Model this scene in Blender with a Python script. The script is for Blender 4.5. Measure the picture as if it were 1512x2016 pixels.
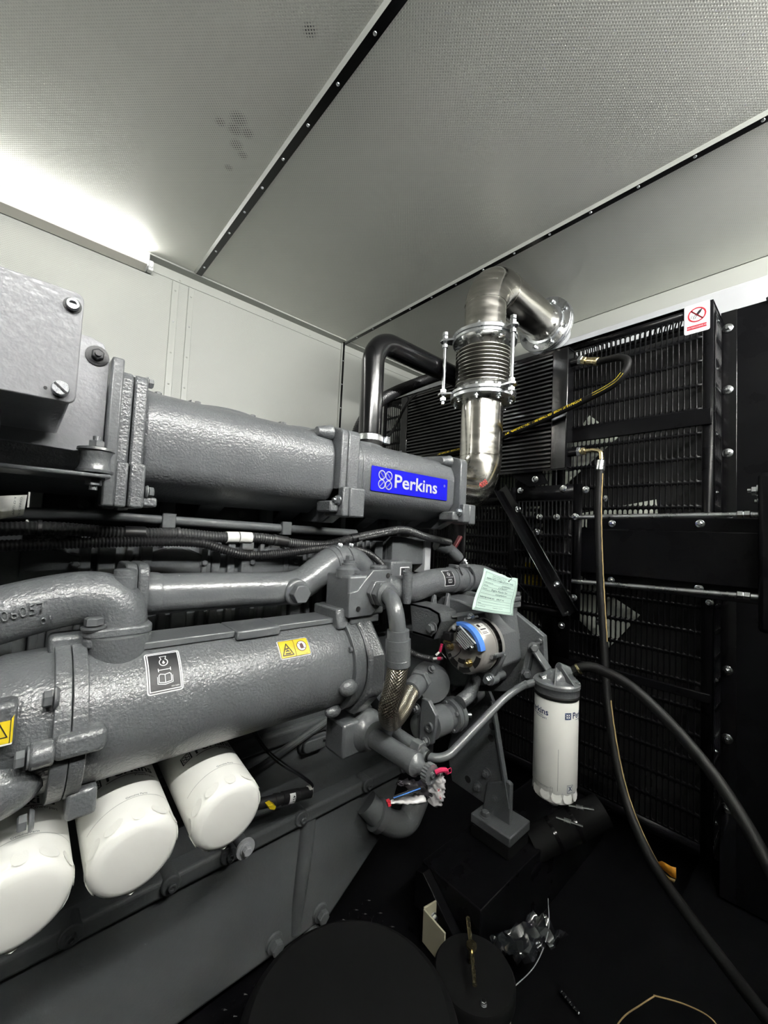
import bpy, bmesh, math, random
from mathutils import Vector as V3, Matrix, Quaternion
for o in list(bpy.data.objects): bpy.data.objects.remove(o)
S = bpy.context.scene
COL = S.collection
ZC = 1.2                                   # camera height above the floor; survey points below are taken from the camera station
# ------------------------------------------------------------------ camera
A_, P_, R_ = 8.37453609e-01, 5.15277569e-02, 4.63818202e-02
FPX = 787.04
fw = V3((math.cos(A_)*math.cos(P_), math.sin(A_)*math.cos(P_), math.sin(P_)))
rt0 = V3((math.sin(A_), -math.cos(A_), 0)); up0 = rt0.cross(fw)
rt = math.cos(R_)*rt0 + math.sin(R_)*up0; up = -math.sin(R_)*rt0 + math.cos(R_)*up0
cd = bpy.data.cameras.new('camera'); cam = bpy.data.objects.new('camera', cd); COL.objects.link(cam)
cd.sensor_fit = 'HORIZONTAL'; cd.sensor_width = 36.0; cd.lens = 36.0*FPX/1512.0
cd.clip_start = 0.02; cd.clip_end = 50
cam.matrix_world = Matrix(((rt.x, up.x, -fw.x, 0), (rt.y, up.y, -fw.y, 0), (rt.z, up.z, -fw.z, ZC), (0, 0, 0, 1)))
S.camera = cam
# ------------------------------------------------------------------ world, exposure
w = bpy.data.worlds.new('world'); S.world = w; w.use_nodes = True
w.node_tree.nodes['Background'].inputs[0].default_value = (0.9, 0.95, 1, 1)
w.node_tree.nodes['Background'].inputs[1].default_value = 0.0
S.view_settings.view_transform = 'Standard'; S.view_settings.look = 'None'
S.view_settings.gamma = 1.0; S.view_settings.use_curve_mapping = False
S.view_settings.exposure = 2.25
S.cycles.caustics_reflective = False; S.cycles.caustics_refractive = False
LAMP = 92.0                                # radiance of the LED tubes (all of them)

# ------------------------------------------------------------------ helpers
def at(px, py, axis, val):
    "point seen at photo pixel (px,py) lying on the plane axis=val (survey frame, camera station at 0,0,0)"
    d = fw + rt*((px-756)/FPX) - up*((py-1008)/FPX)
    return d*(val/d[axis])
X, Y, Z = 0, 1, 2
EX, EY, EZ = V3((1, 0, 0)), V3((0, 1, 0)), V3((0, 0, 1))

def frame(axis):
    a = V3(axis).normalized()
    h = EZ if abs(a.z) < .9 else EX
    u = h.cross(a).normalized(); v = a.cross(u)
    return a, u, v

class B:
    def __init__(s): s.bm = bmesh.new()
    def poly(s, pts): return s.bm.faces.new([s.bm.verts.new(p) for p in pts])
    def box2(s, lo, hi):
        lo, hi = V3(lo), V3(hi)
        return s.box((lo+hi)/2, hi-lo)
    def box(s, c, d, R=None):
        c = V3(c); vs = []
        for i in (-.5, .5):
            for j in (-.5, .5):
                for k in (-.5, .5):
                    q = V3((i*d[0], j*d[1], k*d[2]))
                    if R is not None: q = R @ q
                    vs.append(s.bm.verts.new(c+q))
        for f in ((0,1,3,2), (4,6,7,5), (0,4,5,1), (2,3,7,6), (0,2,6,4), (1,5,7,3)):
            s.bm.faces.new([vs[i] for i in f])
        return s
    def obox(s, p0, p1, wu, wv, upv=EZ):
        "bar from p0 to p1, section wu (sideways) x wv (along upv)"
        p0, p1 = V3(p0), V3(p1); a = (p1-p0); L = a.length; a.normalize()
        u = V3(upv).cross(a).normalized(); v = a.cross(u)
        R = Matrix((a, u, v)).transposed()
        return s.box((p0+p1)/2, (L, wu, wv), R)
    def prism(s, pts, vec):
        vec = V3(vec); a = [s.bm.verts.new(V3(p)) for p in pts]; b = [s.bm.verts.new(V3(p)+vec) for p in pts]
        n = len(a)
        s.bm.faces.new(a[::-1]); s.bm.faces.new(b)
        for i in range(n): s.bm.faces.new((a[i], a[(i+1) % n], b[(i+1) % n], b[i]))
        return s
    def rings(s, rings, closed=True, caps=(True, True)):
        L = [[s.bm.verts.new(p) for p in r] for r in rings]
        for a, b in zip(L, L[1:]):
            n = len(a)
            for i in range(n if closed else n-1):
                j = (i+1) % n
                s.bm.faces.new((a[i], a[j], b[j], b[i]))
        if closed and caps[0]: s.bm.faces.new(L[0][::-1])
        if closed and caps[1]: s.bm.faces.new(L[-1])
        return s
    def tube(s, pts, r, n=14, caps=True):
        pts = [V3(p) for p in pts]; N = len(pts)
        rs = r if isinstance(r, (list, tuple)) else [r]*N
        t0 = (pts[1]-pts[0]).normalized(); _, u, v = frame(t0); R = []
        for i, p in enumerate(pts):
            t = (pts[min(i+1, N-1)]-pts[max(i-1, 0)])
            if t.length < 1e-9: t = t0
            t = t.normalized()
            q = t0.rotation_difference(t); u = q @ u; v = q @ v; t0 = t
            R.append([p+u*(rs[i]*math.cos(k*2*math.pi/n))+v*(rs[i]*math.sin(k*2*math.pi/n)) for k in range(n)])
        return s.rings(R, True, (caps, caps))
    def cyl(s, p0, p1, r, r1=None, n=20): return s.tube([p0, p1], [r, r if r1 is None else r1], n)
    def lathe(s, p, axis, prof, n=32, a0=0, a1=2*math.pi):
        p = V3(p); a, u, v = frame(axis)
        full = abs(a1-a0-2*math.pi) < 1e-6
        R = []
        for t, r in prof:
            m = n if full else n+1
            R.append([p+a*t+u*(max(r, 1e-5)*math.cos(a0+(a1-a0)*k/n))+v*(max(r, 1e-5)*math.sin(a0+(a1-a0)*k/n)) for k in range(m)])
        return s.rings(R, full, (True, True))
    def sphere(s, c, r, sc=(1, 1, 1), n=12):
        M = Matrix.Translation(V3(c)) @ Matrix.Diagonal((sc[0]*r, sc[1]*r, sc[2]*r, 1))
        bmesh.ops.create_uvsphere(s.bm, u_segments=n*2, v_segments=n, radius=1, matrix=M); return s
    def hexa(s, p, axis, r, h, n=6):
        p = V3(p); a, u, v = frame(axis)
        return s.prism([p+u*(r*math.cos(k*2*math.pi/n))+v*(r*math.sin(k*2*math.pi/n)) for k in range(n)], a*h)

def catmull(pts, k=8):
    pts = [V3(p) for p in pts]; P = [pts[0]*2-pts[1]]+pts+[pts[-1]*2-pts[-2]]; out = []
    for i in range(1, len(P)-2):
        for j in range(k):
            t = j/k; a, b, c, d = P[i-1:i+3]
            out.append(.5*((2*b)+(c-a)*t+(2*a-5*b+4*c-d)*t*t+(3*b-a-3*c+d)*t*t*t))
    return out+[pts[-1]]
def fillet(pts, r, k=8):
    pts = [V3(p) for p in pts]; out = [pts[0]]
    for i in range(1, len(pts)-1):
        a = (pts[i-1]-pts[i]); b = (pts[i+1]-pts[i]); ri = r[i-1] if isinstance(r, (list, tuple)) else r
        an = a.normalized(); bn = b.normalized(); ang = an.angle(bn)
        d = min(ri/math.tan(ang/2), a.length*.98, b.length*.98); rr = d*math.tan(ang/2)
        c = pts[i]+(an+bn).normalized()*(rr/math.sin(ang/2)); s0 = pts[i]+an*d-c; s1 = pts[i]+bn*d-c
        om = s0.angle(s1)
        for j in range(k+1):
            t = j/k; out.append(c+(s0*math.sin((1-t)*om)+s1*math.sin(t*om))*(1/math.sin(om)) if om > 1e-3 else c+s0.lerp(s1, t))
    return out+[pts[-1]]
def rrect(w_, h_, r, k=4):
    o = []
    for cx, cy, a in ((w_/2-r, h_/2-r, 0), (-w_/2+r, h_/2-r, 90), (-w_/2+r, -h_/2+r, 180), (w_/2-r, -h_/2+r, 270)):
        for j in range(k+1):
            t = math.radians(a+90*j/k); o.append((cx+r*math.cos(t), cy+r*math.sin(t)))
    return o

WL = {}                                     # world position of every object's origin
def place(o, loc, parent):
    WL[o.name] = V3(loc)
    o.parent = parent
    o.location = V3(loc)-(WL[parent.name] if parent is not None else V3((0, 0, 0)))
def tag(o, label=None, cat=None, group=None, kind=None):
    for k, v in (('label', label), ('category', cat), ('group', group), ('kind', kind)):
        if v: o[k] = v
    return o
def thing(name, label, cat, p, group=None, kind=None):
    o = bpy.data.objects.new(name, None); o.empty_display_size = .05; COL.objects.link(o)
    place(o, V3(p)+V3((0, 0, ZC)), None); return tag(o, label, cat, group, kind)
def emit(b, name, mat, parent=None, label=None, cat=None, group=None, kind=None, bevel=0, seg=2, ang=35, solid=0, sub=0):
    bm = b.bm if isinstance(b, B) else b
    bmesh.ops.recalc_face_normals(bm, faces=bm.faces)
    me = bpy.data.meshes.new(name)
    xs = [v.co for v in bm.verts]
    lo = [min(c[i] for c in xs) for i in range(3)]; hi = [max(c[i] for c in xs) for i in range(3)]
    org = V3(((lo[0]+hi[0])/2, (lo[1]+hi[1])/2, lo[2]))
    bmesh.ops.translate(bm, verts=bm.verts, vec=-org)
    bm.to_mesh(me); bm.free(); me.materials.append(mat)
    me.polygons.foreach_set('use_smooth', [True]*len(me.polygons)); me.set_sharp_from_angle(angle=math.radians(ang))
    o = bpy.data.objects.new(name, me); COL.objects.link(o)
    place(o, org+V3((0, 0, ZC)), parent)
    if solid:
        m = o.modifiers.new('solid', 'SOLIDIFY'); m.thickness = solid; m.offset = -1
    if sub:
        m = o.modifiers.new('sub', 'SUBSURF'); m.levels = m.render_levels = sub
    if bevel:
        m = o.modifiers.new('bevel', 'BEVEL'); m.width = bevel; m.segments = seg; m.limit_method = 'ANGLE'; m.angle_limit = math.radians(40)
        m.harden_normals = False
    return tag(o, label, cat, group, kind)
CACHE = {}
def inst(key, maker, name, mat, parent, p, axis, scale, label=None, spin=0):
    "one more object sharing the cached mesh KEY, its local +Z along AXIS"
    k = (key, mat.name)
    if k not in CACHE:
        b = B(); maker(b); bmesh.ops.recalc_face_normals(b.bm, faces=b.bm.faces)
        me = bpy.data.meshes.new(key); b.bm.to_mesh(me); b.bm.free(); me.materials.append(mat)
        me.polygons.foreach_set('use_smooth', [True]*len(me.polygons)); me.set_sharp_from_angle(angle=math.radians(30)); CACHE[k] = me
    o = bpy.data.objects.new(name, CACHE[k]); COL.objects.link(o)
    place(o, V3(p)+V3((0, 0, ZC)), parent)
    o.rotation_mode = 'QUATERNION'; o.rotation_quaternion = V3(axis).to_track_quat('Z', 'Y') @ Quaternion((0, 0, 1), spin)
    o.scale = (scale,)*3 if not isinstance(scale, (tuple, list)) else scale
    if label: o['label'] = label
    return o
def _hex(b): b.lathe((0, 0, -.3), EZ, [(0, 1.0), (.3, 1.3), (.5, 1.3), (.52, .9)], 20); b.lathe((0, 0, .4), EZ, [(0, 1.0), (.75, 1.0), (.9, .8)], 6)
def _nut(b): b.lathe((0, 0, 0), EZ, [(0, 1.35), (.2, 1.35), (.22, 1.0)], 16); b.lathe((0, 0, .2), EZ, [(0, .85), (.1, 1), (.8, 1), (.9, .85)], 6); b.cyl((0, 0, .5), (0, 0, 1.7), .5, n=12)
def _flange(b): b.lathe((0, 0, -.1), EZ, [(0, 1.5), (.1, 1.6), (.25, 1.5), (.4, 1.0)], 20); b.lathe((0, 0, .25), EZ, [(0, .85), (.7, .85), (.82, .65)], 6); b.lathe((0, 0, .6), EZ, [(0, .5), (.55, .5), (.65, .4)], 12)
def _rivet(b): b.lathe((0, 0, 0), EZ, [(0, 1), (.35, .85), (.6, .5), (.68, .05)], 10)
def _socket(b): b.lathe((0, 0, 0), EZ, [(0, 1), (.8, 1), (.95, .85), (.95, .55), (.5, .5)], 16)
def bolt(par, p, axis, r, mat, kind='hex', name='bolt', label=None, spin=None):
    mk = {'hex': _hex, 'nut': _nut, 'flange': _flange, 'rivet': _rivet, 'socket': _socket}[kind]
    return inst(kind, mk, name, mat, par, p, axis, r, label, random.random()*1.0 if spin is None else spin)

# 2-D artwork -> mesh laid on a surface
FONT = {}
def glyphs(s, size, align='LEFT', bold=False):
    k = (s, align, bold)
    if k not in FONT:
        c = bpy.data.curves.new('t', 'FONT'); c.body = s; c.size = 1; c.align_x = align; c.resolution_u = 3
        if bold: c.offset = .018
        o = bpy.data.objects.new('t', c); COL.objects.link(o)
        dg = bpy.context.evaluated_depsgraph_get(); me = bpy.data.meshes.new_from_object(o.evaluated_get(dg))
        FONT[k] = ([tuple(v.co)[:2] for v in me.vertices], [tuple(f.vertices) for f in me.polygons])
        bpy.data.objects.remove(o); bpy.data.curves.remove(c); bpy.data.meshes.remove(me)
    vs, fs = FONT[k]
    return [(x*size, y*size) for x, y in vs], fs
class Art:
    def __init__(s): s.v = []; s.f = []
    def add(s, vs, fs):
        n = len(s.v); s.v += list(vs); s.f += [tuple(i+n for i in f) for f in fs]; return s
    def poly(s, pts): return s.add(pts, [tuple(range(len(pts)))])
    def rect(s, x, y, w_, h_): return s.poly([(x, y), (x+w_, y), (x+w_, y+h_), (x, y+h_)])
    def stroke(s, pts, w_, closed=False):
        raw = list(pts)+([pts[0]] if closed else []); pts = [raw[0]]
        for (x0, y0), (x1, y1) in zip(raw, raw[1:]):
            n = max(1, min(20, math.ceil(math.hypot(x1-x0, y1-y0)/.0035))); pts += [(x0+(x1-x0)*k/n, y0+(y1-y0)*k/n) for k in range(1, n+1)]
        for (x0, y0), (x1, y1) in zip(pts, pts[1:]):
            L = math.hypot(x1-x0, y1-y0) or 1; nx, ny = -(y1-y0)/L*w_/2, (x1-x0)/L*w_/2; ex, ey = (x1-x0)/L*w_*.3, (y1-y0)/L*w_*.3
            s.poly([(x0+nx-ex, y0+ny-ey), (x0-nx-ex, y0-ny-ey), (x1-nx+ex, y1-ny+ey), (x1+nx+ex, y1+ny+ey)])
        return s
    def ring(s, cx, cy, r, w_, n=28, a0=0, a1=360):
        P = [(math.cos(math.radians(a0+(a1-a0)*k/n)), math.sin(math.radians(a0+(a1-a0)*k/n))) for k in range(n+1)]
        for p, q in zip(P, P[1:]):
            s.poly([(cx+p[0]*(r-w_/2), cy+p[1]*(r-w_/2)), (cx+p[0]*(r+w_/2), cy+p[1]*(r+w_/2)), (cx+q[0]*(r+w_/2), cy+q[1]*(r+w_/2)), (cx+q[0]*(r-w_/2), cy+q[1]*(r-w_/2))])
        return s
    def disc(s, cx, cy, r, n=24): return s.poly([(cx+r*math.cos(k*2*math.pi/n), cy+r*math.sin(k*2*math.pi/n)) for k in range(n)])
    def text(s, t, x, y, size, align='LEFT', rot=0, bold=False, sx=1.0):
        vs, fs = glyphs(t, size, align, bold); c, q = math.cos(math.radians(rot)), math.sin(math.radians(rot))
        return s.add([(x+vx*sx*c-vy*q, y+vx*sx*q+vy*c) for vx, vy in vs], fs)
def lay(art, mp, h, name, mat, parent, label=None):
    b = B(); vs = [b.bm.verts.new(mp(u, v, h)) for u, v in art.v]
    for f in art.f:
        try: b.bm.faces.new([vs[i] for i in f])
        except ValueError: pass
    return emit(b, name, mat, parent, label)
def patch(mp, w_, h_, r, h, name, mat, parent, label=None, n=14, x0=None, y0=None):
    "rounded rectangular sticker, cut in strips so that it follows the surface"
    x0 = -w_/2 if x0 is None else x0; y0 = -h_/2 if y0 is None else y0
    b = B(); us = [i/n for i in range(n+1)]; rows = []
    def ins(u):                               # corner rounding
        d = min(u*w_, (1-u)*w_); return 0 if d >= r else r-math.sqrt(max(0, r*r-(r-d)**2))
    if r > 0: us = sorted(set(us+[r/w_*t for t in (0, .1, .3, .6, 1)]+[1-r/w_*t for t in (0, .1, .3, .6, 1)]))
    for u in us:
        i = ins(u) if r > 0 else 0
        rows.append([mp(x0+u*w_, y0+i+(h_-2*i)*k/6, h) for k in range(7)])
    b.rings(rows, closed=False); return emit(b, name, mat, parent, label)
def plane_map(O, U, Vv):
    O, U, Vv = V3(O), V3(U).normalized(), V3(Vv).normalized(); N = U.cross(Vv)
    return lambda u, v, h: O+U*u+Vv*v+N*h
def cyl_map(c, axis, r, d0, flip=1):
    "u runs along AXIS from c, v runs round the cylinder from direction d0"
    c, a, d0 = V3(c), V3(axis).normalized(), V3(d0).normalized(); e = a.cross(d0)*flip
    def f(u, v, h):
        t = v/r; return c+a*u+(d0*math.cos(t)+e*math.sin(t))*(r+h)
    return f

# ------------------------------------------------------------------ materials
MATS = {}
def mat(name, col, rough=.5, metal=0.0, bump=0, bscale=200, coat=0, vary=0, vscale=6, spec=.5, emis=0, rvar=0, detail=2):
    m = bpy.data.materials.new(name); m.use_nodes = True; nt = m.node_tree; bs = nt.nodes['Principled BSDF']
    bs.inputs['Base Color'].default_value = (*col, 1); bs.inputs['Roughness'].default_value = rough; bs.inputs['Metallic'].default_value = metal
    bs.inputs['Specular IOR Level'].default_value = spec
    bs.inputs['Coat Weight'].default_value = coat; bs.inputs['Coat Roughness'].default_value = .12
    if emis:
        bs.inputs['Emission Color'].default_value = (*col, 1); bs.inputs['Emission Strength'].default_value = emis
    tc = nt.nodes.new('ShaderNodeTexCoord')
    if bump:
        n = nt.nodes.new('ShaderNodeTexNoise'); n.inputs['Scale'].default_value = bscale; n.inputs['Detail'].default_value = detail
        nt.links.new(tc.outputs['Object'], n.inputs['Vector'])
        b = nt.nodes.new('ShaderNodeBump'); b.inputs['Strength'].default_value = bump; b.inputs['Distance'].default_value = .002
        nt.links.new(n.outputs['Fac'], b.inputs['Height']); nt.links.new(b.outputs['Normal'], bs.inputs['Normal'])
        if coat: nt.links.new(b.outputs['Normal'], bs.inputs['Coat Normal'])
    if vary or rvar:
        n = nt.nodes.new('ShaderNodeTexNoise'); n.inputs['Scale'].default_value = vscale; n.inputs['Detail'].default_value = 6
        nt.links.new(tc.outputs['Object'], n.inputs['Vector'])
        if vary:
            r = nt.nodes.new('ShaderNodeMapRange'); r.inputs[1].default_value = .3; r.inputs[2].default_value = .7; r.inputs[3].default_value = 1-vary; r.inputs[4].default_value = 1+vary
            h = nt.nodes.new('ShaderNodeHueSaturation'); h.inputs['Color'].default_value = (*col, 1)
            nt.links.new(n.outputs['Fac'], r.inputs[0]); nt.links.new(r.outputs[0], h.inputs['Value']); nt.links.new(h.outputs[0], bs.inputs['Base Color'])
        if rvar:
            r = nt.nodes.new('ShaderNodeMapRange'); r.inputs[1].default_value = .3; r.inputs[2].default_value = .7; r.inputs[3].default_value = rough-rvar; r.inputs[4].default_value = rough+rvar
            nt.links.new(n.outputs['Fac'], r.inputs[0]); nt.links.new(r.outputs[0], bs.inputs['Roughness'])
    MATS[name] = m; return m
def perforated(name, col, hole, pitch, hs, axes, rough=.4, metal=0.0, spots=(), spot_col=(.06, .06, .06)):
    "painted perforated sheet: staggered round holes; the holes are partly filled with paint here and there"
    m = mat(name, col, rough, metal); nt = m.node_tree; bs = nt.nodes['Principled BSDF']; N = nt.nodes.new; L = nt.links.new
    tc = N('ShaderNodeTexCoord'); mp = N('ShaderNodeMapping'); mp.inputs['Rotation'].default_value = axes
    mp.inputs['Scale'].default_value = (1/pitch,)*3; L(tc.outputs['Object'], mp.inputs['Vector'])
    vo = N('ShaderNodeTexVoronoi'); vo.voronoi_dimensions = '2D'; vo.inputs['Randomness'].default_value = 0; vo.inputs['Scale'].default_value = 1
    L(mp.outputs[0], vo.inputs['Vector'])
    r = N('ShaderNodeMapRange'); r.inputs[1].default_value = hs-.06; r.inputs[2].default_value = hs+.06; r.inputs[3].default_value = 1; r.inputs[4].default_value = 0
    L(vo.outputs['Distance'], r.inputs[0])
    no = N('ShaderNodeTexNoise'); no.inputs['Scale'].default_value = 2.2; no.inputs['Detail'].default_value = 5; L(tc.outputs['Object'], no.inputs['Vector'])
    r2 = N('ShaderNodeMapRange'); r2.inputs[1].default_value = .35; r2.inputs[2].default_value = .75; r2.inputs[3].default_value = .3; r2.inputs[4].default_value = 1.0
    L(no.outputs['Fac'], r2.inputs[0])
    mu = N('ShaderNodeMath'); mu.operation = 'MULTIPLY'; L(r.outputs[0], mu.inputs[0]); L(r2.outputs[0], mu.inputs[1])
    mx = N('ShaderNodeMix'); mx.data_type = 'RGBA'; mx.inputs['A'].default_value = (*col, 1); mx.inputs['B'].default_value = (*hole, 1)
    L(mu.outputs[0], mx.inputs['Factor']); L(mx.outputs['Result'], bs.inputs['Base Color'])
    if spots:                                # places where the paint never filled the holes
        ge = N('ShaderNodeNewGeometry'); acc = None
        for (sx, sy, sz), rr in spots:
            d = N('ShaderNodeVectorMath'); d.operation = 'DISTANCE'; L(ge.outputs['Position'], d.inputs[0]); d.inputs[1].default_value = (sx, sy, sz)
            q = N('ShaderNodeMapRange'); q.inputs[1].default_value = rr*.5; q.inputs[2].default_value = rr; q.inputs[3].default_value = 1; q.inputs[4].default_value = 0; L(d.outputs['Value'], q.inputs[0])
            if acc is None: acc = q
            else:
                m_ = N('ShaderNodeMath'); m_.operation = 'MAXIMUM'; L(acc.outputs[0], m_.inputs[0]); L(q.outputs[0], m_.inputs[1]); acc = m_
        m_ = N('ShaderNodeMath'); m_.operation = 'MULTIPLY'; L(acc.outputs[0], m_.inputs[0]); L(r.outputs[0], m_.inputs[1])
        mx2 = N('ShaderNodeMix'); mx2.data_type = 'RGBA'; L(mx.outputs['Result'], mx2.inputs['A']); mx2.inputs['B'].default_value = (*spot_col, 1); L(m_.outputs[0], mx2.inputs['Factor'])
        fl = N('ShaderNodeTexVoronoi'); fl.inputs['Scale'].default_value = 9; L(ge.outputs['Position'], fl.inputs['Vector'])
        fr = N('ShaderNodeMapRange'); fr.inputs[1].default_value = .018; fr.inputs[2].default_value = .03; fr.inputs[3].default_value = .55; fr.inputs[4].default_value = 0; L(fl.outputs['Distance'], fr.inputs[0])
        mx3 = N('ShaderNodeMix'); mx3.data_type = 'RGBA'; L(mx2.outputs['Result'], mx3.inputs['A']); mx3.inputs['B'].default_value = (.95, .95, .95, 1); L(fr.outputs[0], mx3.inputs['Factor']); L(mx3.outputs['Result'], bs.inputs['Base Color'])
    b = N('ShaderNodeBump'); b.inputs['Strength'].default_value = .35; b.inputs['Distance'].default_value = .002; b.invert = True
    L(mu.outputs[0], b.inputs['Height']); L(b.outputs['Normal'], bs.inputs['Normal'])
    return m
def brushed(name, col, rough, vary=.1):
    m = mat(name, col, rough, 1.0); nt = m.node_tree; bs = nt.nodes['Principled BSDF']; N = nt.nodes.new; L = nt.links.new
    tc = N('ShaderNodeTexCoord'); mp = N('ShaderNodeMapping'); mp.inputs['Scale'].default_value = (3, 3, 14); L(tc.outputs['Object'], mp.inputs[0])
    n = N('ShaderNodeTexNoise'); n.inputs['Scale'].default_value = 4; n.inputs['Detail'].default_value = 5; L(mp.outputs[0], n.inputs['Vector'])
    r = N('ShaderNodeMapRange'); r.inputs[1].default_value = .3; r.inputs[2].default_value = .7; r.inputs[3].default_value = rough-vary; r.inputs[4].default_value = rough+vary
    L(n.outputs['Fac'], r.inputs[0]); L(r.outputs[0], bs.inputs['Roughness'])
    h = N('ShaderNodeHueSaturation'); h.inputs['Color'].default_value = (*col, 1); r3 = N('ShaderNodeMapRange'); r3.inputs[1].default_value = .3; r3.inputs[2].default_value = .7; r3.inputs[3].default_value = .8; r3.inputs[4].default_value = 1.1
    L(n.outputs['Fac'], r3.inputs[0]); L(r3.outputs[0], h.inputs['Value']); L(h.outputs[0], bs.inputs['Base Color'])
    return m
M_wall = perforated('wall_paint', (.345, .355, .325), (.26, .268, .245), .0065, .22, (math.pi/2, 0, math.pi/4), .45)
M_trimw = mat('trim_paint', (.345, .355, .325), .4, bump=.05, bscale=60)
M_ceil = perforated('ceiling_sheet', (.90, .90, .84), (.60, .605, .56), .0068, .28, (0, 0, math.pi/4), .38, .0,
    [((p.x, p.y, p.z+ZC), rr) for p, rr in ((at(470, 235, 2, 1.2), .030), (at(463, 255, 2, 1.2), .026), (at(487, 262, 2, 1.2), .022), (at(466, 285, 2, 1.2), .024), (at(434, 240, 2, 1.2), .018), (at(478, 305, 2, 1.2), .018), (at(450, 330, 2, 1.2), .016), (at(610, 60, 2, 1.2), .02))])
M_floor = mat('floor_black', (.003, .003, .0035), .5, bump=.2, bscale=90, spec=.1)
M_paint = mat('engine_grey_paint', (.108, .114, .119), .36, bump=.75, bscale=230, coat=.55, vary=.05, vscale=9)
M_paint_s = mat('engine_grey_smooth', (.112, .118, .123), .3, bump=.3, bscale=200, coat=.45, vary=.05, vscale=9)
M_block = mat('block_shaded_grey', (.088, .093, .097), .45, spec=.3, bump=.3, bscale=160, vary=.1, vscale=5)  # engine grey made darker: shade on the block put into its colour
M_black = mat('black_powder_coat', (.0035, .0035, .004), .3, bump=.08, bscale=400, rvar=.06, vscale=8, spec=.09)
M_blackg = mat('black_gloss_paint', (.004, .004, .0045), .18, coat=.15, rvar=.05, spec=.35)
M_fin = mat('cooler_fin_black', (.022, .022, .023), .28)
M_rubber = mat('black_rubber', (.005, .005, .005), .55, bump=.15, bscale=300, spec=.2)
M_plast = mat('black_loom_plastic', (.012, .012, .013), .42)
M_steel = brushed('stainless_steel', (.62, .60, .55), .2, .08)
M_bell = mat('bellows_steel', (.55, .54, .51), .24, 1.0, rvar=.06)
M_zinc = mat('zinc_plate', (.72, .74, .76), .3, 1.0, bump=.1, bscale=180, rvar=.08, vscale=30)
M_chrome = mat('bright_zinc_bolt', (.8, .82, .84), .2, 1.0)
M_brass = mat('yellow_zinc', (.74, .62, .36), .28, 1.0, rvar=.08, vscale=40)
M_white = mat('white_filter_paint', (.90, .90, .85), .32, coat=.3, vary=.02)
M_lgrey = mat('light_grey_sheet', (.40, .41, .42), .4, vary=.06, vscale=5)
M_box = mat('grey_box_paint', (.225, .228, .24), .28, bump=.3, bscale=140, coat=.35, vary=.07, vscale=30)
M_fan = mat('pale_fan_blade', (.50, .53, .46), .5)
M_dark = mat('dark_core', (.006, .006, .006), .7)
M_blue = mat('decal_blue', (.008, .008, .46), .3)
M_bluealt = mat('alternator_blue', (.09, .25, .75), .35)
M_silver = mat('decal_silver', (.42, .43, .44), .35)
M_yellow = mat('warning_yellow', (.60, .45, .012), .4)
M_ink = mat('print_black', (.01, .01, .012), .5)
M_wprint = mat('print_white', (.75, .75, .75), .5)
M_navy = mat('print_navy', (.012, .03, .11), .5)
M_red = mat('print_red', (.45, .02, .035), .45)
M_pink = mat('cable_tie_red', (.55, .03, .10), .4)
M_paper = mat('green_paper', (.48, .63, .56), .7)
M_inkg = mat('paper_ink', (.06, .09, .10), .7)
M_cream = mat('cream_bracket', (.62, .58, .42), .45, .2)
M_orange = mat('orange_tape', (.75, .33, .03), .5)
M_hosey = mat('hose_print_yellow', (.80, .58, .03), .5)
M_tan = mat('hose_stripe_tan', (.40, .28, .12), .6)
M_alu = mat('cast_aluminium', (.40, .385, .36), .36, .45, bump=.25, bscale=150)
M_matte = mat('matte_black_felt', (.004, .004, .0042), .7, spec=.12)
M_dullred = mat('dull_red_plastic', (.10, .012, .016), .5)
M_tape = mat('clear_film', (.5, .5, .5), .15)
M_wire = mat('wire_black', (.01, .01, .012), .4)
M_wirew = mat('wire_white', (.7, .7, .66), .45)
M_label = mat('white_label', (.72, .72, .68), .5, vary=.05, vscale=60)
M_braid = None
def braid():
    m = mat('braided_steel', (.42, .38, .31), .3, 1.0); nt = m.node_tree; bs = nt.nodes['Principled BSDF']; N = nt.nodes.new; L = nt.links.new
    uv = N('ShaderNodeUVMap'); uv.uv_map = 'uv'; sp = N('ShaderNodeSeparateXYZ'); L(uv.outputs[0], sp.inputs[0])
    outs = []
    for sgn in (1, -1):
        a = N('ShaderNodeMath'); a.operation = 'MULTIPLY_ADD'; L(sp.outputs[0], a.inputs[0]); a.inputs[1].default_value = sgn*20.0; L(sp.outputs[1], a.inputs[2])
        f = N('ShaderNodeMath'); f.operation = 'PINGPONG'; L(a.outputs[0], f.inputs[0]); f.inputs[1].default_value = .5; outs.append(f)
    mx = N('ShaderNodeMath'); mx.operation = 'MAXIMUM'; L(outs[0].outputs[0], mx.inputs[0]); L(outs[1].outputs[0], mx.inputs[1])
    b = N('ShaderNodeBump'); b.inputs['Strength'].default_value = .9; b.inputs['Distance'].default_value = .003; L(mx.outputs[0], b.inputs['Height']); L(b.outputs[0], bs.inputs['Normal'])
    r = N('ShaderNodeMapRange'); r.inputs[1].default_value = .15; r.inputs[2].default_value = .45; r.inputs[3].default_value = .45; r.inputs[4].default_value = 1.1; L(mx.outputs[0], r.inputs[0])
    h = N('ShaderNodeHueSaturation'); h.inputs['Color'].default_value = (.46, .42, .34, 1); L(r.outputs[0], h.inputs['Value']); L(h.outputs[0], bs.inputs['Base Color'])
    return m
M_braid = braid()
M_lampd = mat('led_diffuser', (1.0, 1.0, .98), .4, emis=LAMP)
M_lampd2 = mat('led_diffuser_dim', (1.0, 1.0, .98), .4, emis=LAMP*.085)
M_lamph = mat('lamp_housing', (.62, .60, .54), .35)
M_clear = mat('lamp_clip_plastic', (.7, .7, .7), .2)
random.seed(4)
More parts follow.
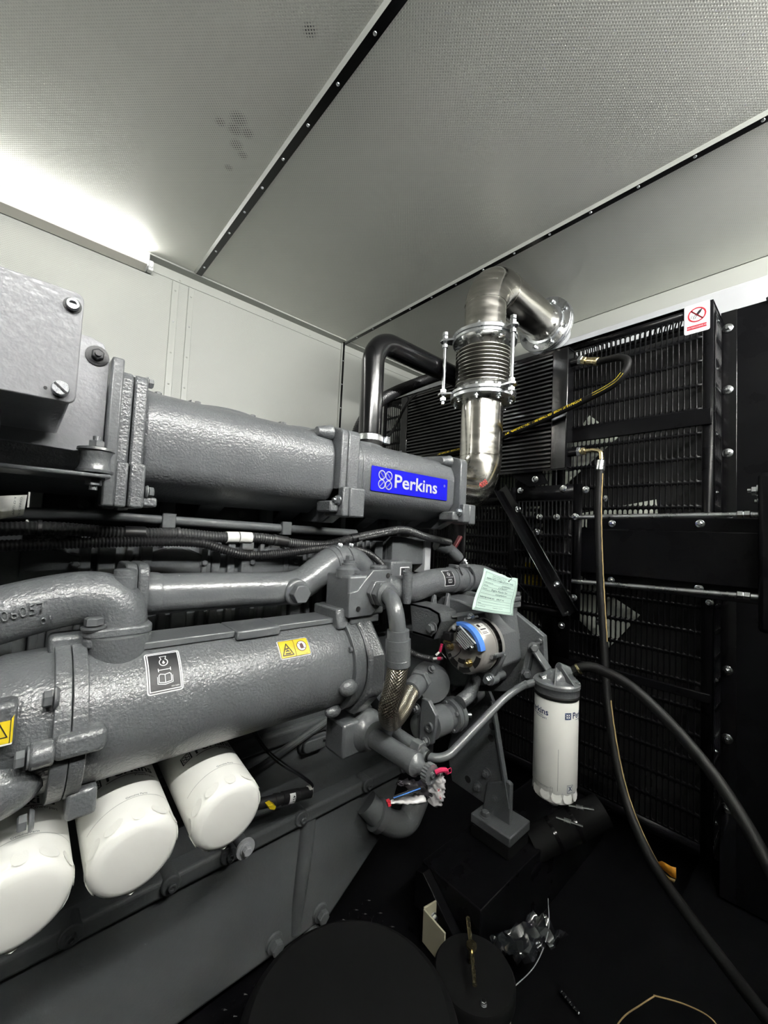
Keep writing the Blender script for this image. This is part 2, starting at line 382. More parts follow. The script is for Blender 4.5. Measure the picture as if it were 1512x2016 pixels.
# ================================================================== the room
CEIL, YW, XE, YN, XB = 1.2, 2.07, 2.18, -.75, -2.6     # ceiling, long wall, end wall, near wall, far-behind wall (survey frame)
def struct(b, name, m, parent=None, **k): return emit(b, name, m, parent, kind=None if parent else 'structure', **k)
struct(B().box2((XB-.1, YN-.1, -1.3), (XE+.1, YW+.1, -1.2)), 'floor', M_floor)
cl = struct(B().box2((XB-.1, YN-.1, CEIL+.02), (XE+.1, YW+.1, CEIL+.08)), 'ceiling', M_trimw)
for x0, x1 in ((XB, -.36), (-.36, .536), (.536, 1.44), (1.44, XE)):
    emit(B().box2((x0+.006, YN, CEIL), (x1-.006, YW, CEIL+.018)), 'ceiling_panel', M_ceil, cl)
for i, x in enumerate((-.36, .536, 1.44)):
    t = struct(B().box2((x-.004, YN, CEIL-.006), (x+.024, YW-.012, CEIL+.004)), 'trim_%d' % (i+1), M_blackg)
    emit(B().prism([(x-.012, YN, CEIL), (x-.004, YN, CEIL-.010), (x-.004, YN, CEIL)], (0, YW-YN-.03, 0)), 'white_edge', M_trimw, t)
    y = YN+.1
    while y < YW-.05:
        bolt(t, (x+.010, y, CEIL-.006), -EZ, .005, M_zinc, 'rivet', 'rivet'); y += .152
wl = struct(B().box2((XB, YW, -1.2), (XE, YW+.1, CEIL)), 'wall_left', M_wall)
for x0, x1 in ((.448, .478), (.520, .546), (1.60, 1.622), (1.66, 1.682), (-.52, -.49), (-.45, -.42)):
    emit(B().box2((x0, YW-.006, -1.1), (x1, YW, 1.145)), 'seam_strip', M_trimw, wl, bevel=.0015)
    for k in range(9): bolt(wl, ((x0+x1)/2, YW-.006, 1.10-k*.15), -EY, .0045, M_zinc if k % 3 == 1 else M_trimw, 'rivet', 'rivet')
emit(B().box2((XB, YW-.004, 1.148), (1.432, YW, 1.2)), 'head_strip', M_trimw, wl, bevel=.0015)
emit(B().box2((1.452, YW-.004, 1.148), (XE, YW, 1.2)), 'head_strip', M_trimw, wl, bevel=.0015)
emit(B().box2((XB, YW-.055, 1.191), (1.43, YW, 1.199)), 'corner_angle', M_trimw, wl)
emit(B().box2((1.46, YW-.055, 1.191), (XE, YW, 1.199)), 'corner_angle', M_trimw, wl)
for k in range(12): bolt(wl, (-1.2+k*.24, YW-.004, 1.158), -EY, .004, M_trimw, 'rivet', 'rivet')
tk = struct(B().box2((1.436, YW-.012, -1.1), (1.452, YW-.001, 1.19)), 'trim_4', M_blackg)
emit(B().box2((1.428, YW-.014, -1.1), (1.436, YW-.001, 1.19)), 'white_edge', M_trimw, tk)
for k in range(9): bolt(tk, (1.444, YW-.012, 1.08-k*.152), -EY, .004, M_zinc, 'rivet', 'rivet')
struct(B().box2((XE, YN, -1.2), (XE+.1, YW+.1, CEIL)), 'wall_right', M_trimw)
wf = struct(B().box2((XB-.1, YN-.1, -1.2), (-.7, YN, CEIL)), 'wall_front', M_wall)      # unseen opening, added to cut bounce light off the near wall
emit(B().box2((1.25, YN-.1, -1.2), (XE+.1, YN, CEIL)), 'bounce_gap_side', M_wall, wf)
emit(B().box2((-.7, YN-.1, .80), (1.25, YN, CEIL)), 'bounce_gap_head', M_wall, wf)
struct(B().box2((XB-.1, YN, -1.2), (XB, YW, CEIL)), 'wall_back', M_wall)

def led_batten(x0, x1, y, z, out, label, md=None, lo=-30):
    "slim LED batten: body against the wall, glowing diffuser facing down and OUT, clip and cable gland at the end"
    t = thing('led_batten', label, 'lamp', ((x0+x1)/2, y, z-.03), 'LED battens under the ceiling')
    s = out
    emit(B().prism([(x0, y, z+.028), (x0, y+s*.050, z+.028), (x0, y+s*.050, z+.0255), (x0, y+s*.020, z+.024), (x0, y+s*.020, z-.002), (x0, y+s*.056, z-.014), (x0, y+s*.054, z-.024), (x0, y, z-.034)], (x1-x0, 0, 0)), 'housing', M_lamph, t, bevel=.002)
    b = B()
    prof = [(y+s*(.030+.022*math.cos(math.radians(a))), z+.002+.024*math.sin(math.radians(a))) for a in range(lo, 61, 10)]
    b.rings([[V3((x, q[0], q[1])) for q in prof] for x in (x0+.01, x1-.01)]); emit(b, 'diffuser', md or M_lampd, t)
    for x in (x0, x1): emit(B().box2((x-.004, y, z-.034), (x+.004, y+s*.062, z+.030)), 'end_cap', M_clear, t, bevel=.004)
    emit(B().box2((x1+.004, y+s*.002, z-.034), (x1+.026, y+s*.036, z+.012)), 'mounting_clip', M_clear, t, bevel=.005)
    bolt(t, (x1+.016, y+s*.037, z-.02), s*EY, .005, M_zinc, 'rivet', 'screw')
led_batten(-.86, .335, YW-.005, 1.163, -1, 'lit LED batten high on the white wall above the engine', M_lampd2)
led_batten(.45, 1.75, YN+.005, 1.15, 1, 'lit LED batten on the near wall facing the engine side', lo=-95)
led_batten(-.95, .35, YN+.005, 1.15, 1, 'added unseen LED batten on the near wall behind the camera', lo=-95)  # extra lamp, added to brighten the filters and engine side
led_batten(-2.5, -1.2, YW-.005, 1.163, -1, 'added unseen LED batten on the long wall at the dark end of the room', M_lampd2)  # extra lamp out of view, put in to lift the ambient light

# ================================================================== radiator, guards, fan
def slot_grid(b, y0, y1, z0, z1, x, cols, rows, sw, sh, skip=None, off=0, plane='x'):
    "sheet with COLS x ROWS upright rounded slots (a frame is left round the grid)"
    pu, pv = (y1-y0)/cols, (z1-z0)/rows
    cache = {}
    def vt(u, v):
        k = (round(u, 5), round(v, 5))
        if k not in cache: cache[k] = b.bm.verts.new((x, u, v) if plane == 'x' else (u, x, v))
        return cache[k]
    for i in range(cols):
        for j in range(rows):
            c0, c1, d0, d1 = y0+i*pu, y0+(i+1)*pu, z0+j*pv, z0+(j+1)*pv
            if skip and skip(i, j): b.bm.faces.new((vt(c0, d0), vt(c1, d0), vt(c1, d1), vt(c0, d1))); continue
            cu, cv = (c0+c1)/2, (d0+d1)/2; r = sw/2
            top = [(cu+r*math.cos(math.pi*k/4), cv+sh/2-r+r*math.sin(math.pi*k/4)) for k in range(5)]
            bot = [(cu-r*math.cos(math.pi*k/4), cv-sh/2+r-r*math.sin(math.pi*k/4)) for k in range(5)]
            T = [b.bm.verts.new((x, u, v) if plane == 'x' else (u, x, v)) for u, v in top]; Q = [b.bm.verts.new((x, u, v) if plane == 'x' else (u, x, v)) for u, v in bot]
            a, e, f, g = vt(c0, d0), vt(c1, d0), vt(c1, d1), vt(c0, d1)
            b.bm.faces.new([g]+T[::-1]+[f]); b.bm.faces.new([e]+Q[::-1]+[a]); b.bm.faces.new((f, T[0], Q[4], e)); b.bm.faces.new((a, Q[0], T[4], g))
    return b
def flat(b, x, y0, y1, z0, z1): b.poly([(x, y0, z0), (x, y1, z0), (x, y1, z1), (x, y0, z1)])
XR = 1.70
g = thing('fan_guard', 'tall black slotted guard box in front of the radiator', 'guard', (XR+.08, 1.09, -1.2))
b = B(); slot_grid(b, .282, .747, -.96, .812, XR, 27, 21, .0122, .072)
flat(b, XR, .254, .282, -1.0, .848); flat(b, XR, .747, .78, -1.0, .848); flat(b, XR, .282, .747, .812, .848); flat(b, XR, .282, .747, -1.0, -.96)
emit(b, 'front_panel', M_black, g, solid=.003, ang=20)
b = B(); slot_grid(b, 1.50, 1.90, .06, .812, XR, 23, 9, .0122, .072)
flat(b, XR, 1.46, 1.50, -1.0, .848); flat(b, XR, 1.90, 1.93, -1.0, .848); flat(b, XR, 1.5, 1.9, .812, .848); flat(b, XR, 1.5, 1.9, -1.0, .06)
emit(b, 'front_panel', M_black, g, solid=.003, ang=20)
b = B(); slot_grid(b, .80, 1.44, -.96, .30, XR, 37, 15, .0122, .072)
flat(b, XR, .78, .80, -1.0, .848); flat(b, XR, 1.44, 1.46, -1.0, .848); flat(b, XR, .80, 1.44, .30, .848); flat(b, XR, .8, 1.44, -1.0, -.96)
emit(b, 'front_panel', M_black, g, solid=.003, ang=20)
b = B(); slot_grid(b, XR+.025, XR+.135, -.96, .812, .254, 6, 21, .0122, .072, plane='y')
for x0, x1 in ((XR, XR+.025), (XR+.135, XR+.155)): b.poly([(x0, .254, -1), (x1, .254, -1), (x1, .254, .848), (x0, .254, .848)])
for z0, z1 in ((-1, -.96), (.812, .848)): b.poly([(XR+.025, .254, z0), (XR+.135, .254, z0), (XR+.135, .254, z1), (XR+.025, .254, z1)])
emit(b, 'side_panel', M_black, g, solid=.003, ang=20)
for z0, z1 in ((.415, .472), (-.505, -.475)):
    emit(B().box2((XR-.012, .256, z0), (XR-.001, .775, z1)), 'cross_bar', M_black, g, bevel=.003)
for (x0, y0, x1, y1) in ((XR, .254, XR+.155, .270), (XR, .254, XR+.015, 1.93), (XR+.14, .254, XR+.155, 1.93), (XR, .76, XR+.155, .775), (XR, 1.9, XR+.155, 1.93)):
    emit(B().box2((x0, y0, .838), (x1, y1, .850)), 'top_rail', M_black, g)
b = B()
for k in range(27):
    y = .30+k*.0172; b.prism([(XR+.016, y, .842), (XR+.016, y+.005, .842), (XR+.139, y+.045, .842), (XR+.139, y+.040, .842)], (0, 0, .004))
emit(b, 'top_grille', M_black, g)
for z in (.80, .63, .40, .2, -.1, -.43, -.66, -.89):
    bolt(g, (XR+.05, .2525, z-.01), -EY, .006, M_chrome, 'flange')
# radiator core, side panel, header duct
rd = thing('radiator', 'black radiator with wide side sheet and pale top duct', 'radiator', (1.98, .9, -1.2))
emit(B().box2((1.90, .25, -1.1), (2.05, 1.93, .84)), 'core', M_dark, rd)
b = B().box2((1.86, YN+.005, -1.19), (1.875, .215, .866)); emit(b, 'side_sheet', M_black, rd, bevel=.002)
b = B().prism([(1.858, .211, -1.19), (1.858, .256, -1.19), (1.868, .256, -1.19), (1.868, .223, -1.19), (1.90, .223, -1.19), (1.90, .211, -1.19)], (0, 0, 2.056)); emit(b, 'edge_angle', M_blackg, rd, bevel=.0015)
for z in (.802, .573, .342, .10, -.10, -.425, -.657, -.889):
    bolt(rd, (1.857, .2365, z), -EX, .0105, M_chrome, 'flange')
emit(B().box2((1.915, YN+.01, .868), (2.12, 1.95, .985)), 'top_duct', M_lgrey, rd, bevel=.004)
emit(B().tube([(1.856, .13, .862), (1.866, .08, .885), (1.866, 0, .892), (1.866, -.3, .892)], .012, 10), 'rubber_edge', M_rubber, rd)
# fan
f_ = thing('cooling_fan', 'pale green bladed cooling fan behind the slotted guard', 'fan', (1.80, 1.09, -.05))
FC = V3((1.80, 1.09, .02))
emit(B().lathe(FC-EX*.06, EX, [(0, .09), (.02, .13), (.1, .13), (.11, .05)], 28), 'hub', M_black, f_)
for k in range(9):
    a = math.radians(134+40*k); d = V3((0, math.cos(a), math.sin(a))); tq = V3((0, -math.sin(a), math.cos(a)))
    b = B(); R = []
    for q in range(7):
        r = .13+.53*q/6; wd = .06+.036*q/6; tw = math.radians(38-16*q/6)
        row = []
        for s_ in range(7):
            u = (s_/6-.5)*2*wd; bow = .012*(1-(2*s_/6-1)**2)
            row.append(FC+d*r+tq*(u*math.cos(tw))+EX*(-u*math.sin(tw)*.55+bow))
        R.append(row)
    b.rings(R, closed=False); emit(b, 'blade', M_fan, f_, solid=.004)
# small finned cooler bolted ahead of the guard
fc = thing('fuel_cooler', 'black finned cooler with upright end tank ahead of slotted guard', 'cooler', (1.6, 1.13, .28))
CX = 1.60
def tank(y0, y1):
    return B().box2((CX-.028, y0, .285), (CX+.03, y1, .778))
emit(tank(.688, .752), 'end_tank', M_blackg, fc, bevel=.004)
emit(tank(1.585, 1.64), 'end_tank', M_blackg, fc, bevel=.004)
nf = 27
for k in range(nf):
    z = .302+k*(.462/(nf-1))
    inst('cooler_fin', lambda b_: b_.prism([(CX-.024-CX, -.418, -.0035), (CX-.024-CX, -.418, .0035), (.024, -.418, .0035), (.024, -.418, -.0035)], (0, .836, 0)), 'fin', M_fin, fc, (CX, 1.168, z), EZ, 1.0)
emit(B().box2((CX+.004, .75, .295), (CX+.012, 1.586, .77)), 'fin_backing', M_dark, fc)
for z0 in (.283, .770): emit(B().box2((CX-.026, .688, z0), (CX+.03, 1.64, z0+.010)), 'frame_rail', M_blackg, fc)
b = B()
for k in range(24): b.cyl((CX-.02, .78+k*.033, .782), (CX-.02, .79+k*.033, .782), .004, n=6)
emit(b, 'weld_bead', M_blackg, fc)
emit(B().prism([(CX-.005, .93, .285), (CX-.005, .80, .285), (CX-.005, .77, .235), (CX-.005, .85, .225), (CX-.005, .93, .27)], (.008, 0, 0)), 'foot_bracket', M_black, fc)
bolt(fc, (CX-.006, .825, .255), -EX, .009, M_chrome, 'flange')
for z in (.72, .352): emit(B().cyl((CX, .69, z), (CX, .655, z), .016, n=16), 'port', M_blackg, fc)
# no-reaching-in sign
sg = thing('warning_sign', 'white no-reaching sign with red hand symbol on guard corner', 'sign', (XR-.003, .30, .75))
mpS = plane_map((XR-.0035, .2985, .799), -EY, EZ)
emit(B().prism([V3((XR-.0032, .2985-x, .799+y)) for x, y in rrect(.072, .104, .006)], (.002, 0, 0)), 'plate', mat('sign_white', (.80, .80, .82), .35), sg)
A = Art().ring(0, .012, .024, .0045); A.stroke([(-.016, .029), (.016, -.005)], .004); lay(A, mpS, .0004, 'prohibition_ring', M_red, sg)
A = Art().poly([(-.002, .016), (.003, .009), (.011, .018), (.016, .030), (.006, .026)]); A.stroke([(-.004, .012), (-.009, .006), (-.010, -.001)], .002).stroke([(0, .010), (-.004, .003), (-.006, -.001)], .002).stroke([(-.012, .012), (-.016, .008), (-.016, .002)], .0015)
lay(A, mpS, .0003, 'hand_symbol', M_ink, sg)
lay(Art().rect(-.028, -.038, .055, .014), mpS, .0003, 'red_band', M_red, sg)
lay(Art().text('NO REACHING IN', -.0005, -.0335, .0068, 'CENTER', bold=True), mpS, .0006, 'lettering', mat('sign_pink', (.85, .55, .58), .5), sg)
# beam, tie rods, post
bm_ = thing('support_beam', 'black box beam bolted across the slotted guard', 'beam', (1.66, .35, -.13))
emit(B().box2((1.64, .135, -.118), (1.69, .66, .052)), 'web', M_black, bm_, bevel=.003)
emit(B().box2((1.665, .135, .052), (1.69, .64, .098)), 'upper_flange', M_black, bm_, bevel=.002)
emit(B().box2((1.665, .135, -.165), (1.69, .64, -.118)), 'lower_flange', M_black, bm_, bevel=.002)
for y, z in ((.548, .075), (.281, .078), (.548, -.14), (.283, -.135)): bolt(bm_, (1.664, y, z), -EX, .0085, M_chrome, 'flange')
for y, z in ((.585, .175), (.213, .092), (.213, -.18), (.60, -.31)):
    bolt(g, (XR-.001, y if y > .26 else .262, z), -EX, .008, M_chrome, 'flange')
for z0, z1, lb in ((.097, .104, 'zinc threaded tie rod running above the black support beam'), (-.152, -.136, 'zinc threaded tie rod running below the black support beam')):
    t = thing('tie_rod', lb, 'rod', (1.6, .39, z0), 'tie rods beside the support beam')
    emit(B().tube([(1.6, .665, z0-.002), (1.6, .125, z1)], .0085, 12), 'rod', M_zinc, t)
    for y in (.166, .15): inst('tall_nut', lambda b_: b_.lathe((0, 0, 0), EZ, [(0, .85), (.15, 1), (1.1, 1), (1.25, .85)], 6), 'nut', M_chrome, t, (1.6, y, z1), EY, .0125, spin=.4)
ps = thing('clamp_post', 'black upright clamp bar at the ends of the tie rods', 'post', (1.6, .12, -.24))
emit(B().box2((1.575, .098, -.235), (1.625, .134, .225)), 'bar', M_black, ps, bevel=.012)
t = bolt(ps, (1.6, .134, .175), EY, .014, M_chrome, 'nut', 'nut'); bolt(ps, (1.6, .134, .145), EY, .007, M_chrome, 'hex')
# belt guard panels with diagonal angle brace
bg = thing('belt_guard', 'black slotted belt guard panels with bolted diagonal brace', 'guard', (1.6, .85, -.5))
PX = 1.60
b = B(); slot_grid(b, .668, .915, -.27, .165, PX, 15, 6, .0095, .058, off=0)
flat(b, PX, .634, .668, -.30, .226); flat(b, PX, .915, .94, -.30, .226); flat(b, PX, .668, .915, .165, .226); flat(b, PX, .668, .915, -.30, -.27)
emit(b, 'slotted_panel', M_black, bg, solid=.003, ang=20)
b = B(); slot_grid(b, .79, 1.19, -.43, .15, PX+.02, 22, 8, .0105, .058)
flat(b, PX+.02, .68, .79, -.46, .20); flat(b, PX+.02, 1.19, 1.3, -.46, .20); flat(b, PX+.02, .79, 1.19, .15, .20); flat(b, PX+.02, .79, 1.19, -.46, -.43)
emit(b, 'slotted_panel', M_black, bg, solid=.003, ang=20)
p0, p1 = V3((PX-.012, .975, .225)), V3((PX-.012, .655, -.275))
emit(B().obox(p0, p1, .046, .004, EX), 'diagonal_brace', M_blackg, bg, bevel=.001)
pd = (p1-p0).normalized(); pn = V3((0, -pd.z, pd.y)); 
emit(B().obox(p0-EX*.02+pn*.023, p1-EX*.02+pn*.023, .004, .04, EX), 'brace_flange', M_blackg, bg, bevel=.001)
emit(B().obox(p0-EX*.005-pn*.023, p1-EX*.005-pn*.023, .004, .012, EX), 'brace_flange', M_blackg, bg, bevel=.001)
for y, z in ((.952, .136), (.895, .128), (.893, .21), (.706, .21), (.802, .095), (.73, .095), (.658, .097), (.812, .033), (.756, -.188), (.717, -.172), (.657, -.217), (.675, -.275), (.701, -.331), (.62, .201)):
    bolt(bg, (PX-.004-(.012 if (y, z) in ((.895, .128), (.717, -.172)) else 0), y, z), -EX, .0085, M_chrome, 'flange')
mpY = plane_map((PX+.035, .84, -.15), -EY, EZ)
ws = thing('warning_sticker', 'yellow warning sticker seen through the belt guard slots', 'sticker', (PX+.035, .84, -.19))
patch(mpY, .085, .10, .004, 0, 'sheet', M_yellow, ws, n=3)
A = Art()
for k in range(6): A.text('DANGER FAN BELT'[:11+k % 3], 0, .036-k*.015, .0085, 'CENTER')
lay(A, mpY, .0004, 'lettering', M_ink, ws)

# ================================================================== hoses on the radiator side
def hose(name, label, pts, r, m=M_rubber, k=10, n=14, cat='hose', grp=None):
    P = catmull(pts, k); t = thing(name, label, cat, P[-1], grp)
    emit(B().tube(P, r, n), 'tube', m, t); return t, P
def hose_print(P, r, d0, txts, m, par, size, start, step=None, flip=1):
    "lettering that follows the hose P, on the side that faces d0"
    L = [0]
    for a, b_ in zip(P, P[1:]): L.append(L[-1]+(b_-a).length)
    def mp(u, v, h):
        u = max(0, min(L[-1]-1e-6, u)); i = max(j for j in range(len(L)) if L[j] <= u); i = min(i, len(P)-2)
        f = (u-L[i])/max(1e-9, L[i+1]-L[i]); c = P[i].lerp(P[i+1], f); tn = (P[min(i+2, len(P)-1)]-P[max(i-1, 0)]).normalized()
        dd = (V3(d0)-tn*V3(d0).dot(tn)).normalized(); e = tn.cross(dd)*flip; a = v/r
        return c+(dd*math.cos(a)+e*math.sin(a))*(r+h)
    A = Art(); A.text(txts, start, -size*.36, size, bold=True); lay(A, mp, .0004, 'lettering', m, par); return mp
def coupling(par, p, d, r, m):
    "crimped hose end: hex, collar and crimped sleeve along d"
    d = V3(d).normalized(); p = V3(p)
    emit(B().hexa(p, d, r*1.5, r*1.1), 'union_nut', M_zinc, par, bevel=.001)
    emit(B().hexa(p+d*r*1.1, d, r*1.25, r*1.2), 'hex_nut', m, par, bevel=.001)
    emit(B().lathe(p+d*r*2.3, d, [(0, r*.9), (.006, r*.9), (.007, r*1.15), (.03, r*1.2), (.031, r*1.28), (.05, r*1.28), (.052, r*1.1)], 16), 'crimp_sleeve', m, par)
hp = [at(1178, 712, 0, 1.59), at(1200, 707, 0, 1.57), at(1222, 704, 0, 1.54), at(1236, 712, 0, 1.52), at(1226, 738, 0, 1.51), at(1195, 765, 0, 1.515), at(1100, 812, 0, 1.53), at(1000, 856, 0, 1.54), at(940, 880, 0, 1.545), at(890, 890, 0, 1.55), at(815, 912, 0, 1.56), at(740, 945, 0, 1.58)]
h1, P1 = hose('hydraulic_hose', 'black hydraulic hose with yellow print looping to the upper fitting', hp, .0125)
c0 = V3((CX, .655, .72)); coupling(h1, c0, (P1[0]-c0), .0125, M_brass)
L_ = sum((b_-a).length for a, b_ in zip(P1, P1[1:]))
dC = -EX+EZ*.25+EY*.0
def arc(P, px): return 0
acc = [0]
for a, b_ in zip(P1, P1[1:]): acc.append(acc[-1]+(b_-a).length)
mpH = hose_print(P1, .0125, dC, 'HYDRAULIC HOSE  GB/T3683-2011  1SN-13-22.0MPa  WT', M_hosey, h1, .0135, .36, flip=-1)
A = None; lay_b = lay(Art().add([(.205+.115*i/10, s_*.0055) for i in range(11) for s_ in (-1, 1)], [(2*i, 2*i+2, 2*i+3, 2*i+1) for i in range(10)]), mpH, .0003, 'print_band', M_hosey, h1)
lay(Art().text('NEDON', .235, -.0035, .0105, bold=True), mpH, .0006, 'lettering', M_ink, h1)
lay(Art().text('HYDRAULIC HOSE  GB/T3683-2011', .90, -.0045, .0125, bold=True), mpH, .0004, 'lettering', M_hosey, h1)
hp = [at(1181, 924, 0, 1.59), at(1178, 1000, 0, 1.55), at(1180, 1100, 0, 1.52), at(1188, 1250, 0, 1.48), at(1198, 1400, 0, 1.42), at(1225, 1550, 0, 1.35), at(1275, 1680, 0, 1.27), at(1350, 1795, 0, 1.19), at(1440, 1915, 0, 1.12), at(1530, 2030, 0, 1.06), at(1640, 2170, 0, 1.0)]
h2, P2 = hose('return_hose', 'long worn black hose with tan stripe hanging to the floor', hp, .0128)
c1 = V3((CX, .655, .352)); e2 = [c1, at(1166, 886, 0, 1.6), at(1183, 888, 0, 1.6), at(1184, 905, 0, 1.595)]
emit(B().hexa(c1, (e2[1]-c1), .019, .012), 'union_nut', M_zinc, h2, bevel=.001)
emit(B().hexa(c1+(e2[1]-c1)*.3, (e2[1]-c1), .015, .012), 'hex_nut', M_brass, h2, bevel=.001)
emit(B().tube(fillet(e2, .02), .008, 12), 'elbow', M_brass, h2)
dn = (P2[0]-e2[-1]).normalized(); emit(B().lathe(e2[-1], dn, [(0, .012), (.004, .0155), (.04, .0165), (.043, .013)], 16), 'crimp_sleeve', M_zinc, h2)
acc2 = [0]
for a, b_ in zip(P2, P2[1:]): acc2.append(acc2[-1]+(b_-a).length)
mp2 = hose_print(P2, .0128, -EY-EX*.35, '-', M_tan, h2, .002, .02)
for u0, u1 in ((.02, .62), (.80, 1.45)):
    n = 40; lay(Art().add([(u0+(u1-u0)*i/n, (-.0022 if s_ < 0 else .0022)+.0007*math.sin(i*2.1)) for i in range(n+1) for s_ in (-1, 1)], [(2*i, 2*i+2, 2*i+3, 2*i+1) for i in range(n)]), mp2, .0004, 'tan_stripe', M_tan, h2)
hp = [at(1128, 1322, 0, 1.10), at(1150, 1313, 0, 1.11), at(1180, 1318, 0, 1.12), at(1240, 1350, 0, 1.12), at(1320, 1425, 0, 1.11), at(1400, 1520, 0, 1.08), at(1460, 1610, 0, 1.05), at(1520, 1720, 0, 1.02), at(1600, 1900, 0, .98)]
h3, P3 = hose('fuel_hose', 'smooth black fuel hose arching from the white fuel filter head', hp, .0125)
emit(B().hexa(P3[0], (P3[3]-P3[0]), .0135, .012), 'hex_nut', M_rubber, h3)
emit(B().lathe(P3[0]+(P3[2]-P3[0]).normalized()*.013, (P3[3]-P3[0]), [(0, .0138), (.003, .0145), (.006, .0138)], 16), 'brass_ring', M_brass, h3)
# ================================================================== the engine
def corr(path, r, step=.0055, amp=.0013, n=12):
    "corrugated loom: ridged tube along PATH"
    L = [0]
    for a, b_ in zip(path, path[1:]): L.append(L[-1]+(b_-a).length)
    N = int(L[-1]/step*2); pts = []; rs = []; i = 0
    for k in range(N+1):
        s_ = L[-1]*k/N
        while i < len(L)-2 and L[i+1] < s_: i += 1
        pts.append(path[i].lerp(path[i+1], (s_-L[i])/max(1e-9, L[i+1]-L[i]))); rs.append(r if k % 2 else r-amp)
    return B().tube(pts, rs, n)
# ---------------- block, heads, sump (one heavy body that everything is bolted to)
en = thing('engine_block', 'shade-darkened grey engine block with ribbed side, crankcase and sump', 'engine', (.3, 1.1, -1.12))
YB = .97
b = B().box2((-1.6, YB+.03, -.77), (1.10, 1.40, -.02)); emit(b, 'crankcase', M_block, en, bevel=.006)
b = B().prism([(-1.6, YB, -.78), (-1.6, YB, -1.10), (.74, YB, -1.115), (.95, YB, -.97), (1.02, YB, -.78)], (0, .42, 0)); emit(b, 'sump', M_block, en, bevel=.012, seg=3)
b = B().prism([(-1.6, YB-.002, -.80), (1.06, YB-.002, -.80), (1.06, YB-.018, -.795), (1.06, YB-.018, -.765), (1.06, YB+.03, -.755), (-1.6, YB+.03, -.755), (-1.6, YB-.018, -.765), (-1.6, YB-.018, -.795)][:4]+[(1.06, YB+.03, -.755), (-1.6, YB+.03, -.755), (-1.6, YB-.018, -.765), (-1.6, YB-.018, -.795)], (0, 0, 0)) if False else B().box2((-1.6, YB-.018, -.80), (1.06, YB+.04, -.762))
emit(b, 'sump_flange', M_block, en, bevel=.008, seg=3)
for x in (-.1, .12, .29, .415, .61, .84, 1.0):
    b = B().cyl((x, YB-.026, -.775), (x, YB+.02, -.775), .02, n=16); emit(b, 'flange_boss', M_block, en, bevel=.003)
    bolt(en, (x, YB-.027, -.775), -EY, .0085, M_block, 'socket')
# ribbed cylinder wall
b = B(); x = -.5; wid = [.018, .03, .012, .022, .016, .034, .014, .02]; k = 0
while x < 1.02:
    wd = wid[k % 8]; d_ = .012+.012*((k*5) % 3)/2; b.box2((x, YB+.035-d_-.004, -.30), (x+wd, YB+.04, -.028)); x += wd+.012+.008*((k*3) % 2); k += 1
o = emit(b, 'casting_ribs', M_block, en, bevel=.003, kind='stuff')
# heads with pale end plates under the manifold
for k, x in enumerate((-.10, .13, .37, .61, .85)):
    emit(B().box2((x-.105, YB+.06, -.02), (x+.105, 1.36, .20)), 'cylinder_head', M_block, en, bevel=.006)
    emit(B().box2((x-.05, YB+.03, .0), (x+.05, YB+.07, .06)), 'exhaust_pad', M_block, en, bevel=.006)
    for dx in (-.04, .04): bolt(en, (x+dx, YB+.028, .03), -EY, .009, M_block, 'hex')
    emit(B().box2((x+.108, YB+.02, -.01), (x+.126, YB+.08, .06)), 'oil_drain_plate', M_lgrey, en, bevel=.002)
# push-rod cover plates
for x in (.02, .26, .50, .74):
    b = B().prism([(x-.08, YB+.01, -.115), (x-.08, YB+.01, -.075), (x-.055, YB+.01, -.07), (x, YB+.01, -.045), (x+.055, YB+.01, -.07), (x+.08, YB+.01, -.075), (x+.08, YB+.01, -.115), (x, YB+.01, -.17)], (0, .03, 0)); c_ = emit(b, 'inspection_cover', M_block, en, bevel=.005)
    for dx in (-.062, .062): bolt(en, (x+dx, YB+.009, -.09), -EY, .007, M_block, 'hex')
# crankcase detail under the cooler
b = B()
R = [V3((.665+u, YB+.02, -.612+v)) for u, v in rrect(.10, .048, .023)]
b.prism(R, (0, .02, 0)); emit(b, 'raised_pad', M_block, en, bevel=.006)
b = B(); R = [V3((.665+u, YB+.008, -.612+v)) for u, v in rrect(.084, .034, .016)]; b.prism(R, (0, .02, 0)); emit(b, 'pad_cover', M_block, en, bevel=.003)
bolt(en, (.690, YB+.008, -.606), -EY, .0035, M_ink, 'socket')
emit(B().box2((-1.6, YB+.012, -.585), (1.08, YB+.04, -.545)), 'water_rail', M_block, en, bevel=.01, seg=3)
emit(B().tube(catmull([(.34, .955, -.56), (.40, .95, -.60), (.47, .95, -.60), (.55, .95, -.575), (.66, .955, -.545), (.75, .96, -.52)]), .010, 10), 'oil_pipe', M_block, en)
for x, z in ((.50, -.905), (.30, -.95)):
    pass
for px, py in ((550, 1873), (641, 1811)):
    p = at(px, py, 1, YB-.03); emit(B().cyl(p+EY*.025, p+EY*.06, .024, n=18), 'sump_boss', M_block, en, bevel=.004); bolt(en, p+EY*.024, -EY, .017, M_block, 'hex', spin=.3)
p = at(622, 1850, 1, YB-.02); emit(B().sphere(p+EY*.02, .02, (1.2, 1.2, 1)), 'sump_plug', M_paint, en)
b = B().prism([(.600, YB-.001, -.80), (.636, YB-.001, -.80), (.628, YB-.03, -.86), (.622, YB-.03, -1.05), (.612, YB-.001, -1.10), (.594, YB-.001, -1.10)], (.02, 0, 0)) if False else B().tube([(.645, YB+.005, -.80), (.64, YB-.001, -.86), (.628, YB+.002, -1.0), (.625, YB+.008, -1.09)], [.024, .022, .02, .017], 14)
emit(b, 'sump_rib', M_block, en)
